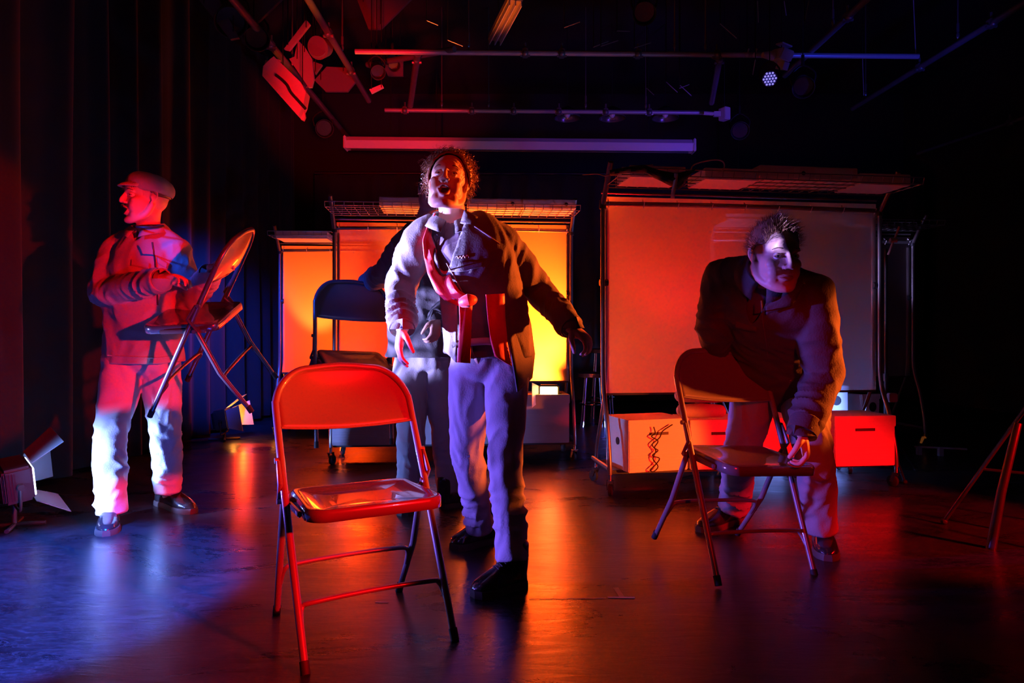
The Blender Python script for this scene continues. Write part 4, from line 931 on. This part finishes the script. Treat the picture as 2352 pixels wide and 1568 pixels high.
def hair_cap(M, s, zone, c0=(0, .014, .036), R3=(.078, .100, .092), lump=.004, name='hair', m=M_hair, root=None, th=.006):
    b = MB(); b.ell((0, 0, 0), (1, 1, 1), n=72, m=46); me = b.mesh('cap'); co, _ = getco(me); L = co*np.array(R3)+np.array(c0)
    keep = np.array([zone(V(p)) for p in L]); n1 = pn(L*55+3)+.6*pn(L*110); nn_ = co/np.linalg.norm(co, axis=1)[:, None]
    L = L+nn_*(n1*lump)[:, None]; fk = np.clip((L[:, 1]+.062)/.05, 0, 1); L = np.array(c0)+(L-np.array(c0))*(.885+.115*fk)[:, None]; A = np.array(M); Wd = (L*s)@A[:3, :3].T+A[:3, 3]; setco(me, Wd); cut(me, ~keep)
    return mkobj(name, me, m, root, solid=th)
def torso_frame(J):
    c = (J['shL']+J['shR'])/2; x = (J['shL']-J['shR']).normalized(); z = (J['neck']-J['pelvis']); z = (z-x*z.dot(x)).normalized(); y = z.cross(x)   # y points to the back
    return x, y, z
def person(label, J, head, hand_fn, fit, shoes, mats, seed=0, voxel=.0045, opening=None, hem=.16, male=True, mouth=0, nose=1, group=None, cuffs=(1, 1), collar=True, look=(0, -1, 0), brow=M_hair):
    """J: pelvis waist chest neck shL shR elL elR wrL wrR hipL hipR knL knR anL anR (L = picture right side)"""
    HM = headmat(*head[:3]); hs = head[3]
    foot = (J['anL']+J['anR'])/2
    tx, ty, tz = torso_frame(J)
    root_body = MB()
    sw = (J['shL']-J['shR']).length/2
    def torso(mb, k, hemlen, top=True, extra=0):
        q = J['pelvis']; pts = [q-tz*hemlen, q, J['waist'], J['chest'], J['chest'].lerp(J['neck'], .55), J['neck']-tz*.02]
        rx = [fit['hip']*1.06, fit['hip'], fit['waist'], fit['chest'], sw*.86, .062]; ry = [fit['hip']*.74, fit['hip']*.72, fit['waist']*.74, fit['chest']*.68, .088, .058]
        mb.sweep(pts, [a*k+extra for a in rx], [a*k+extra for a in ry], tx, 28, 5, power=2.25)
        mb.sweep([J['shR']+tz*.004, J['shR'].lerp(J['neck'], .5)-tz*.012, J['neck']-tz*.035, J['shL'].lerp(J['neck'], .5)-tz*.012, J['shL']+tz*.004], [.058*k, .062*k, .066*k, .062*k, .058*k], [.062*k, .07*k, .075*k, .07*k, .062*k], ty, 18, 5)
    # ---- continuous body
    b = root_body; torso(b, .80, .02)
    b.limb([J['neck']-tz*.03, J['neck'].lerp(head[0], .35)+ty*.008, HM@V((0, .018*hs, -.05*hs))], [.058*fit.get('neck', 1), .052*fit.get('neck', 1), .052*fit.get('neck', 1)], 18)
    add_head(b, HM, hs, male, mouth, nose)
    for s in 'LR':
        b.limb([J['sh'+s], J['sh'+s].lerp(J['el'+s], .5), J['el'+s], J['el'+s].lerp(J['wr'+s], .35), J['wr'+s]], [.052, .045, .037, .038, .026], 14)
        b.limb([J['hip'+s], J['hip'+s].lerp(J['kn'+s], .5), J['kn'+s], J['kn'+s].lerp(J['an'+s], .35), J['an'+s]], [.078, .066, .05, .05, .036], 14)
        b.limb([J['an'+s]+V((0, 0, .02)), J['an'+s]-V((0, 0, .035))], [.036, .034], 12)
        b.limb([J['an'+s]-V((0, 0, .03)), shoes[s][0].lerp(shoes[s][1], .3)+V((0, 0, .045)), shoes[s][0].lerp(shoes[s][1], .75)+V((0, 0, .030))], [.026, .022, .014], 12)
    hand_fn(b)
    me = remesh(b, voxel, 5); co, nr = getco(me); co = deform_head(co, HM, hs, mouth); setco(me, co)
    root = mkobj('person', me, M_skin, None, loc=(foot.x, foot.y, 0), angle=180); tag(root, label, 'person', group)
    face_parts(root, HM, hs, look, mouth, brow)
    # ---- tee shirt
    b = MB(); torso(b, .88, .03); me = remesh(b, .01, 3); co, nr = getco(me)
    rel = co-np.array(J['neck']); mask = (rel@np.array(tz) > -.005) | ((co-np.array(J['pelvis']))@np.array(tz) < .05); cut(me, mask); co, nr = getco(me); setco(me, creases(co, nr, [(J['neck'], tx, .2, .006, 60)], .001, seed=seed, big=.002))
    mkobj('shirt', me, mats['tee'], root, solid=.003)
    # ---- trousers
    b = MB(); q = J['pelvis']; hw = fit['hip']
    b.sweep([q+tz*.10, q+tz*.03, q-tz*.06], [hw*.90, hw*.95, hw*.80], [hw*.64, hw*.68, hw*.6], tx, 24, 5, power=2.3)
    for s in 'LR':
        h, k, a = J['hip'+s], J['kn'+s], J['an'+s]; tw = fit['leg']
        b.limb([h+tz*.02, h.lerp(k, .3), h.lerp(k, .7), k, k.lerp(a, .3), k.lerp(a, .75), a-(k-a).normalized()*-.0, a+(a-k).normalized()*.035], [.098*tw, .098*tw, .084*tw, .076*tw, .074*tw, .070*tw, .070*tw, .070*tw], 20, 5)
    me = remesh(b, .0085, 4); co, nr = getco(me); spots = []
    for s in 'LR':
        h, k, a = J['hip'+s], J['kn'+s], J['an'+s]
        spots += [(k, (k-h).normalized()+V((.35, 0, .2)), .12, .014, 62), (a+(k-a)*.12, a-k, .13, .017, 75), (h-tz*.02, tx*.8+tz*.6, .11, .010, 55), (k.lerp(a, .5), a-k+V((.1, 0, 0)), .12, .008, 50)]
    setco(me, creases(co, nr, spots, .004, 7, seed, .008)); co, nr = getco(me)
    mask = np.zeros(len(co), bool)
    for s in 'LR':
        a, k = J['an'+s], J['kn'+s]; ax = np.array((a-k).normalized()); rel = co-np.array(a); mask |= ((rel@ax) > .035) & (np.linalg.norm(rel, axis=1) < .16)
    mask |= ((co-np.array(q))@np.array(tz) > .125)
    cut(me, mask); tr = mkobj('trousers', me, mats['trousers'], root, solid=.004)
    # ---- jacket
    b = MB(); torso(b, 1.0, hem, extra=.006)
    for s in 'LR':
        h, k, a = J['sh'+s], J['el'+s], J['wr'+s]; aw = fit['arm']
        b.limb([h, h.lerp(k, .35), h.lerp(k, .75), k, k.lerp(a, .4), k.lerp(a, .85), a+(a-k).normalized()*.02], [.072*aw, .074*aw, .068*aw, .064*aw, .060*aw, .053*aw, .047*aw], 18, 5)
    me = remesh(b, .0075, 4); co, nr = getco(me); spots = [(J['waist'], tz+tx*.3, .16, .011, 42)]
    for s in 'LR':
        h, k, a = J['sh'+s], J['el'+s], J['wr'+s]
        spots += [(k, k-h, .11, .016, 68), (a+(k-a)*.3, a-k, .11, .013, 80), (h.lerp(J['chest'], .3), tx+tz*.5, .09, .010, 60), (h.lerp(k, .5), k-h+V((.1, .1, 0)), .1, .009, 50)]
    setco(me, creases(co, nr, spots, .004, 6, seed+5, .010)); co, nr = getco(me)
    mask = np.zeros(len(co), bool)
    for s in 'LR':
        a, k = J['wr'+s], J['el'+s]; ax = np.array((a-k).normalized()); rel = co-np.array(a); mask |= ((rel@ax) > .005) & (np.linalg.norm(rel, axis=1) < .1)
    nk = co-np.array(J['neck']); X, Y, Z = nk@np.array(tx), nk@np.array(ty), nk@np.array(tz)
    mask |= (Z > -.012) & (np.hypot(X, Y) < .085)
    mask |= ((co-np.array(J['pelvis']))@np.array(tz) < -hem+.0) & (np.abs((co-np.array(J['pelvis']))@np.array(tx)) < .34) & ((co-np.array(J['pelvis']))@np.array(tz) > -hem-.3) & (np.linalg.norm((co-np.array(J['pelvis']))-((co-np.array(J['pelvis']))@np.array(tz))[:, None]*np.array(tz), axis=1) < fit['hip']*1.25)
    if opening: mask |= opening(X, Y, Z)
    cut(me, mask); jk = mkobj('jacket', me, mats['jacket'], root, solid=.005)
    tree = bvh(me)
    for s, on in zip('LR', cuffs):
        if not on: continue
        a, k = J['wr'+s], J['el'+s]; dirn = (a-k).normalized(); b = MB(); r = .05*fit['arm']
        b.tube([a-dirn*.055, a-dirn*.05, a+dirn*.004, a+dirn*.008, a+dirn*.004], [r*.98, r*1.06, r*1.02, r*.98, r*.9], 20, cap=False); b.build('cuff', mats['jacket'], root, solid=.004)
        b = MB(); q_ = a-dirn*.025; o_ = dirn.cross(V((0, 1, 0))).normalized(); b.ell(q_-V((0, 1, 0))*r*1.08, (.006, .004, .006), n=10, m=6); b.build('button', M_dark, root)
    if collar:
        b = MB(); rows = []
        for dz, rr in ((-.03, 1.10), (.010, 1.0), (.032, .96), (.036, 1.03), (.018, 1.28), (-.006, 1.52)):
            r_ = []
            for i in range(29):
                u = i/28*2-1; a = u*(PI-.22); front = abs(u)**3
                rad = .070*rr*(1+.12*front*(rr > 1.2)); r_.append(J['neck']+tx*math.sin(a)*rad*1.02+ty*math.cos(a)*rad*.95+tz*(dz-.03*front+.012*(1-abs(u))-.010))
            rows.append(r_)
        vs = [v for r_ in rows for v in r_]; b.add(vs, [(j*29+i, j*29+i+1, (j+1)*29+i+1, (j+1)*29+i) for j in range(len(rows)-1) for i in range(28)]); b.build('collar', mats['jacket'], root, solid=.004)
    for s in 'LR': shoe(root, *shoes[s])
    return root, tree, HM, hs
def pstrip(name, A, B, Y, tree, root, m, n=20, mm=4, off=.008, th=.003, label=None, ripple=0):
    mb = patch(tree, A, B, Y, n, mm, off, ripple); o = mb.build(name, m, root, solid=th)
    if label: o['label'] = label
    return o
def stitch(pts, Y, tree, root, m, r=.0025, name='seam', off=.004):
    P = resample(pts, max(8, int(len(pts)*5))); Q = []; last = Y
    for x, y in P:
        p, ok = cast(tree, x, y, last, off)
        if ok and abs(p.y-last) < .1: last = p.y; Q.append(p)
        else: Q.append(W(x, y, last))
    b = MB(); b.tube(Q, r, 6); return b.build(name, m, root)
def gp(x, y): return V(((x-1176)*G(y)/F, G(y), 0))
# ---- the standing singer with the red sash
J = dict(pelvis=W(1122, 800, 2.72), waist=W(1112, 690, 2.70), chest=W(1082, 590, 2.66), neck=W(1040, 506, 2.66), shL=W(1150, 556, 2.66), shR=W(966, 550, 2.68),
         elL=W(1236, 668, 2.80), wrL=W(1312, 750, 2.62), elR=W(922, 655, 2.74), wrR=W(924, 752, 2.56), hipL=W(1165, 842, 2.70), hipR=W(1082, 842, 2.74),
         knL=W(1158, 1045, 2.60), anL=W(1176, 1268, 2.50), knR=W(1072, 1035, 2.80), anR=W(1100, 1198, 2.96))
def hands(b):
    add_hand(b, J['wrL'], (.62, -.35, -.55), (-.35, .3, -.8), (-.3, -.8, .5), .92, .55, .04, thumbin=.45)
    add_hand(b, J['wrR'], (-.12, -.15, -.95), (.8, .3, -.1), (.25, -.9, -.1), .92, .28, .07)
op = lambda X, Y, Z: (Y < 0) & (Z > -.20) & (np.abs(X+.012) < .008+.062*np.clip((Z+.20)/.20, 0, 1))
shw = {'L': (gp(1207, 1343), gp(1085, 1372)), 'R': (gp(1135, 1243), gp(1036, 1262))}
r, tree, HM, hs = person('person singing with head tipped back, grey work jacket and red sash, behind the red chair', J, (W(1030, 420, 2.62), (-.02, -.94, .27), (.07, .25, .95), .94), hands,
    dict(hip=.165, waist=.145, chest=.16, arm=.90, leg=.80, neck=.95), shw, dict(tee=M_tee, trousers=M_trou, jacket=M_coat), seed=1, voxel=.0036, opening=op, hem=.02, male=False, mouth=1.1, look=(.05, -1, -.1))
zone = lambda p: p.z > -.045 and (p.y > -.052+max(0, .062-p.z)*.85) and not (p.z < .0 and p.y < .03)
hair_cap(HM, hs, zone, R3=(.088, .107, .100), lump=.007, m=M_hair2, root=r)
b = MB(); hair_strands(b, HM, hs, 620, zone, .034, .9, .0011, 3, (0, .1, .1), R3=(.089, .108, .101)); hair_strands(b, HM, hs, 160, lambda p: zone(p) and abs(p.x) > .03, .055, .35, .0009, 5, (0, .2, .2), R3=(.089, .108, .101)); o = b.build('curls', M_hair2, r); o['label'] = 'frizzy curly hair'
b = MB(); b.ell(HM@V((0, .115, .02)), (.045, .04, .05), HM.to_3x3(), 20, 14); b.build('hair_bun', M_hair2, r)
# coat skirt on the picture-right side, hanging open
def coat_tail(name, A, B, Y0, Y1, root, m, n=22, mm=8, th=.005):
    A = resample(A, n); B = resample(B, n); vs = []
    for i in range(n):
        for j in range(mm):
            t = j/(mm-1); x = A[i][0]*(1-t)+B[i][0]*t; y = A[i][1]*(1-t)+B[i][1]*t; vs.append(W(x, y, Y0+(Y1-Y0)*t+.004*math.sin(t*7+i*.12)))
    b = MB(); b.add(vs, [(i*mm+j, i*mm+j+1, (i+1)*mm+j+1, (i+1)*mm+j) for i in range(n-1) for j in range(mm-1)]); return b.build(name, m, root, solid=th)
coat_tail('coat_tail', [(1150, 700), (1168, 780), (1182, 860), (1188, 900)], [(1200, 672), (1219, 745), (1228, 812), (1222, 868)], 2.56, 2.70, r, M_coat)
coat_tail('coat_tail', [(1008, 640), (1012, 700), (1018, 760), (1022, 806)], [(1048, 660), (1050, 720), (1050, 780), (1048, 832)], 2.60, 2.56, r, M_coat2)  # same jacket as the dark tail; its lit look is in the paler colour
# lapels, pockets, seams
pstrip('lapel', [(1066, 482), (1052, 530), (1032, 570), (1014, 604)], [(1098, 498), (1082, 540), (1060, 572), (1020, 606)], 2.5, tree, r, M_coat, off=.012)
pstrip('pocket_flap', [(1028, 606), (1060, 600), (1112, 598)], [(1030, 624), (1064, 622), (1108, 612)], 2.5, tree, r, M_coat, off=.007)
for pts in ([(1026, 604), (1046, 640), (1064, 676)], [(1090, 520), (1120, 540), (1148, 560)], [(1030, 622), (1066, 622), (1108, 612)]): stitch(pts, 2.5, tree, r, M_coat2)
o = stitch([(1046, 592), (1050, 588), (1053, 594), (1057, 588), (1061, 593), (1065, 586), (1068, 592), (1073, 585), (1077, 591)], 2.5, tree, r, M_label, .0016, 'embroidery'); o['label'] = 'small pale script embroidered on the chest'
# sash
s1 = pstrip('sash', [(984, 508), (971, 552), (974, 590), (982, 628), (1000, 668), (1022, 690), (1062, 706)], [(1000, 488), (990, 545), (1006, 582), (1024, 612), (1040, 645), (1056, 668), (1084, 684)], 2.5, tree, r, M_sash, 34, 7, .040, .004, 'broad red cloth band worn from shoulder to waist', ripple=.004)
coat_tail('sash_tail', [(1054, 684), (1056, 730), (1054, 780), (1050, 832)], [(1085, 684), (1083, 730), (1082, 780), (1080, 834)], 2.46, 2.47, r, M_sash)
coat_tail('sash_tail', [(1116, 676), (1120, 730), (1126, 780), (1136, 818)], [(1158, 674), (1160, 730), (1166, 790), (1176, 842)], 2.52, 2.55, r, M_sash)
b = MB(); b.sweep([W(1062, 694, 2.46), W(1076, 690, 2.44), W(1088, 688, 2.46)], [.018, .024, .016], [.016, .022, .014], V((0, 0, 1)), 14, 4); b.build('knot', M_sash, r)
b = MB(); b.tube(catmull([W(1040, 792, 2.58), W(1080, 786, 2.56), W(1130, 784, 2.56), W(1180, 800, 2.60)], 4), .014, 10); b.build('belt', M_coat2, r)
b = MB(); b.tube([HM@(V((.012, -.112, -.034+.0)))+V((.006*math.cos(a), 0, .006*math.sin(a)-.004)) for a in [2*PI*k/12 for k in range(12)]], .0009, 6, closed=True); b.build('nose_ring', M_chrome, r)
# ---- the bending man at right
J = dict(pelvis=W(1790, 850, 3.02), waist=W(1780, 780, 2.90), chest=W(1762, 690, 2.70), neck=W(1760, 622, 2.58), shL=W(1862, 668, 2.62), shR=W(1668, 632, 2.74),
         elL=W(1890, 862, 2.66), wrL=W(1842, 992, 2.56), elR=W(1640, 740, 2.80), wrR=W(1646, 800, 2.98), hipL=W(1842, 890, 3.0), hipR=W(1738, 890, 3.05),
         knL=W(1872, 1050, 2.86), anL=W(1884, 1200, 2.92), knR=W(1706, 1020, 3.06), anR=W(1688, 1150, 3.26))
def hands(b):
    add_hand(b, J['wrL'], (.05, -.25, -.95), (-.85, .25, -.3), (-.35, -.9, .2), 1.0, .6, .05, thumbin=.4)
    add_hand(b, J['wrR'], (.15, .45, -.5), (.1, -.6, -.7), (.9, .2, .1), 1.0, .75, .05)
op = lambda X, Y, Z: (Y < 0) & (Z > -.15) & (np.abs(X+.01) < .004+.05*np.clip((Z+.15)/.15, 0, 1))
shw = {'L': (gp(1884, 1232), gp(1902, 1289)), 'R': (gp(1704, 1196), gp(1604, 1222))}
r, tree, HM, hs = person('person bending forward to grip a folding chair, dark jacket and tousled hair', J, (W(1780, 588, 2.50), (.13, -.98, -.12), (.02, -.12, 1), 1.04), hands,
    dict(hip=.18, waist=.175, chest=.19, arm=1.05, leg=.95, neck=1.1), shw, dict(tee=M_tee, trousers=mat('dim_trousers', (.26, .25, .25), .8, bump=.15, bscale=170, var=.06), jacket=mat('dark_jacket', (.06, .055, .06), .8, bump=.2, bscale=150, var=.08)), seed=2, voxel=.0036, opening=op, hem=.10, mouth=0, nose=1.03, look=(-.1, -1, .15))
zone = lambda p: p.z > .0 and (p.y > -.074+max(0, .066-p.z)*.9) and not (p.z < .03 and p.y < .0)
hair_cap(HM, hs, zone, R3=(.078, .101, .092), lump=.003, m=M_hair2, root=r, th=.004)
b = MB(); hair_strands(b, HM, hs, 900, zone, .022, 0, .0010, 8, (.2, .0, .8), R3=(.079, .102, .093)); hair_strands(b, HM, hs, 200, lambda p: zone(p) and p.z > .08 and p.x > -.02, .045, .12, .0011, 9, (.5, -.3, 1.2), R3=(.079, .102, .093)); o = b.build('tousled_hair', M_hair2, r)
stitch([(1748, 690), (1752, 740), (1760, 790), (1764, 820)], 2.5, tree, r, M_tee)
dk = MATS['dark_jacket']
pstrip('lapel', [(1736, 628), (1744, 670), (1752, 700)], [(1704, 640), (1722, 690), (1750, 720)], 2.5, tree, r, dk, off=.014)
pstrip('lapel', [(1822, 618), (1800, 670), (1758, 704)], [(1850, 650), (1822, 700), (1760, 722)], 2.5, tree, r, dk, off=.014)
pstrip('pocket_flap', [(1690, 735), (1712, 742), (1738, 746)], [(1688, 752), (1712, 758), (1738, 762)], 2.55, tree, r, dk, off=.008)
# ---- the capped man at left playing the pads
J = dict(pelvis=W(328, 800, 3.42), waist=W(330, 715, 3.42), chest=W(334, 620, 3.40), neck=W(340, 528, 3.40), shL=W(398, 572, 3.40), shR=W(272, 575, 3.44),
         elL=W(432, 690, 3.42), wrL=W(482, 630, 3.24), elR=W(240, 672, 3.36), wrR=W(372, 642, 3.14), hipL=W(366, 835, 3.44), hipR=W(286, 835, 3.40),
         knL=W(380, 985, 3.52), anL=W(386, 1112, 3.60), knR=W(252, 1000, 3.30), anR=W(255, 1160, 3.30))
def hands(b):
    add_hand(b, J['wrL'], (.75, -.2, .45), (.2, -.5, -.7), (-.4, .1, .8), .95, .35, .06)
    add_hand(b, J['wrR'], (.9, -.15, .1), (.1, -.2, -.95), (.1, .95, .1), .95, .4, .08)
op = lambda X, Y, Z: (Y < 0) & (Z > -.06) & (np.abs(X) < .004+.03*np.clip((Z+.06)/.06, 0, 1))
shw = {'L': (gp(362, 1156), gp(444, 1180)), 'R': (gp(256, 1190), gp(244, 1232))}
r, tree, HM, hs = person('person in flat cap and pale work suit holding up a slanted folding chair, left side', J, (W(336, 455, 3.34), (-.76, -.66, .04), (.05, 0, 1), .96), hands,
    dict(hip=.178, waist=.168, chest=.175, arm=1.0, leg=.92, neck=1.0), shw, dict(tee=M_tee, trousers=M_trou2, jacket=mat('suit_jacket', (.34, .33, .32), .78, bump=.18, bscale=160, var=.08)), seed=3, voxel=.0042, opening=op, hem=.07, mouth=.8, nose=1.04, look=(.1, -1, .05))
sj = MATS['suit_jacket']
zone = lambda p: p.z > .005 and (p.y > -.02+max(0, .05-p.z)*.5)
hair_cap(HM, hs, zone, R3=(.077, .099, .088), lump=.001, root=r, th=.003)
b = MB(); hair_strands(b, HM, hs, 90, lambda p: p.y < -.05 and .035 < p.z < .075, .03, .5, .0012, 4, (.1, -.6, -.3), R3=(.076, .098, .09)); b.build('fringe', M_hair, r)
# cap: soft crown, band and short peak
b = MB(); R = HM.to_3x3(); T = lambda x, y, z: HM@(V((x, y, z))*hs)
b.ell(T(0, .018, .058), (.089*hs, .112*hs, .066*hs), R@Euler((-.22, 0, 0)).to_matrix(), 36, 20); me = remesh(b, .006, 4); co, nr = getco(me); co = co+nr*(.003*pn(co*22)+.002*pn(co*45))[:, None]; setco(me, co)
Mi = np.array(HM.inverted()); L = (co@Mi[:3, :3].T+Mi[:3, 3])/hs; cut(me, L[:, 2] < .036+.12*(-L[:, 1])*.9-.012); cp = mkobj('cap', me, M_cap, r, solid=.004)
b = MB(); vs = []
for i in range(13):
    a = -1.0+2.0*i/12
    for j in range(5):
        t = j/4; rr = 1+.42*t*math.cos(a*.95); vs.append(T(.078*math.sin(a)*(1+.05*t), .012-.100*math.cos(a)*rr, .062-.004*math.sin(a)**2-.020*t*t))
b.add(vs, [(i*5+j, i*5+j+1, (i+1)*5+j+1, (i+1)*5+j) for i in range(12) for j in range(4)]); b.build('peak', M_cap, r, solid=.004)
b = MB(); b.tube(catmull([T(-.022, -.100, -.056), T(-.01, -.104, -.052), T(0, -.106, -.051), T(.01, -.104, -.052), T(.022, -.100, -.056)], 4), .0045, 8); b.build('moustache', M_hair2, r)
stitch([(350, 556), (356, 600), (360, 650), (362, 700)], 3.2, tree, r, M_dark, .004, 'zip')
pstrip('pocket_flap', [(302, 596), (322, 600), (342, 604)], [(300, 610), (321, 614), (342, 618)], 3.2, tree, r, sj, off=.006)
pstrip('pocket_flap', [(362, 590), (374, 598), (384, 604)], [(362, 604), (372, 612), (382, 616)], 3.2, tree, r, sj, off=.006)
b = MB(); b.tube([W(298, 597, 3.2)+V((0, -.01, 0)), W(298, 597, 3.2)], .004, 8); 
stitch([(248, 816), (300, 820), (360, 822), (412, 816)], 3.2, tree, r, sj, .003)
b = MB(); b.tube([W(344, 520, 3.3)+V((.058*math.cos(a), .05*math.sin(a), .012*math.sin(a))) for a in [2*PI*k/20 for k in range(20)]], .006, 8, closed=True); b.build('neck_band', M_black, r)
# ---- the tall man half hidden behind the singer
J = dict(pelvis=W(972, 800, 3.66), waist=W(968, 710, 3.66), chest=W(968, 620, 3.66), neck=W(972, 520, 3.68), shL=W(1052, 560, 3.66), shR=W(930, 562, 3.72),
         elL=W(1050, 690, 3.60), wrL=W(1004, 732, 3.46), elR=W(886, 628, 3.88), wrR=W(842, 648, 4.10), hipL=W(1004, 842, 3.66), hipR=W(944, 842, 3.66),
         knL=W(1022, 990, 3.64), anL=W(1032, 1112, 3.68), knR=W(944, 1000, 3.56), anR=W(944, 1132, 3.62))
def hands(b):
    add_hand(b, J['wrL'], (-.1, -.3, -.95), (-.6, .3, -.3), (-.5, -.8, .0), .95, .5, .05)
    add_hand(b, J['wrR'], (-.85, .35, -.25), (0, .2, -1), (.1, -.9, .1), .95, .55, .06)
shw = {'L': (gp(1012, 1168), gp(1072, 1158)), 'R': (gp(946, 1160), gp(930, 1186))}
r, tree, HM, hs = person('tall person half hidden behind the singer, resting a hand on the lifted dark chair', J, (W(996, 440, 3.70), (.15, -.98, .05), (0, 0, 1), 1.0), hands,
    dict(hip=.178, waist=.165, chest=.178, arm=1.0, leg=.9, neck=1.0), shw, dict(tee=M_tee, trousers=M_trou, jacket=M_coat), seed=4, voxel=.006, hem=.05, mouth=0)
zone = lambda p: p.z > -.01 and (p.y > -.055+max(0, .07-p.z)*.8)
hair_cap(HM, hs, zone, R3=(.078, .101, .092), lump=.004, root=r)
b = MB(); hair_strands(b, HM, hs, 250, zone, .02, .2, .0012, 2, (0, 0, .6), R3=(.078, .101, .092)); b.build('loose_hair', M_hair, r)

for o in bpy.data.objects:
    if '_local' in o: del o['_local']
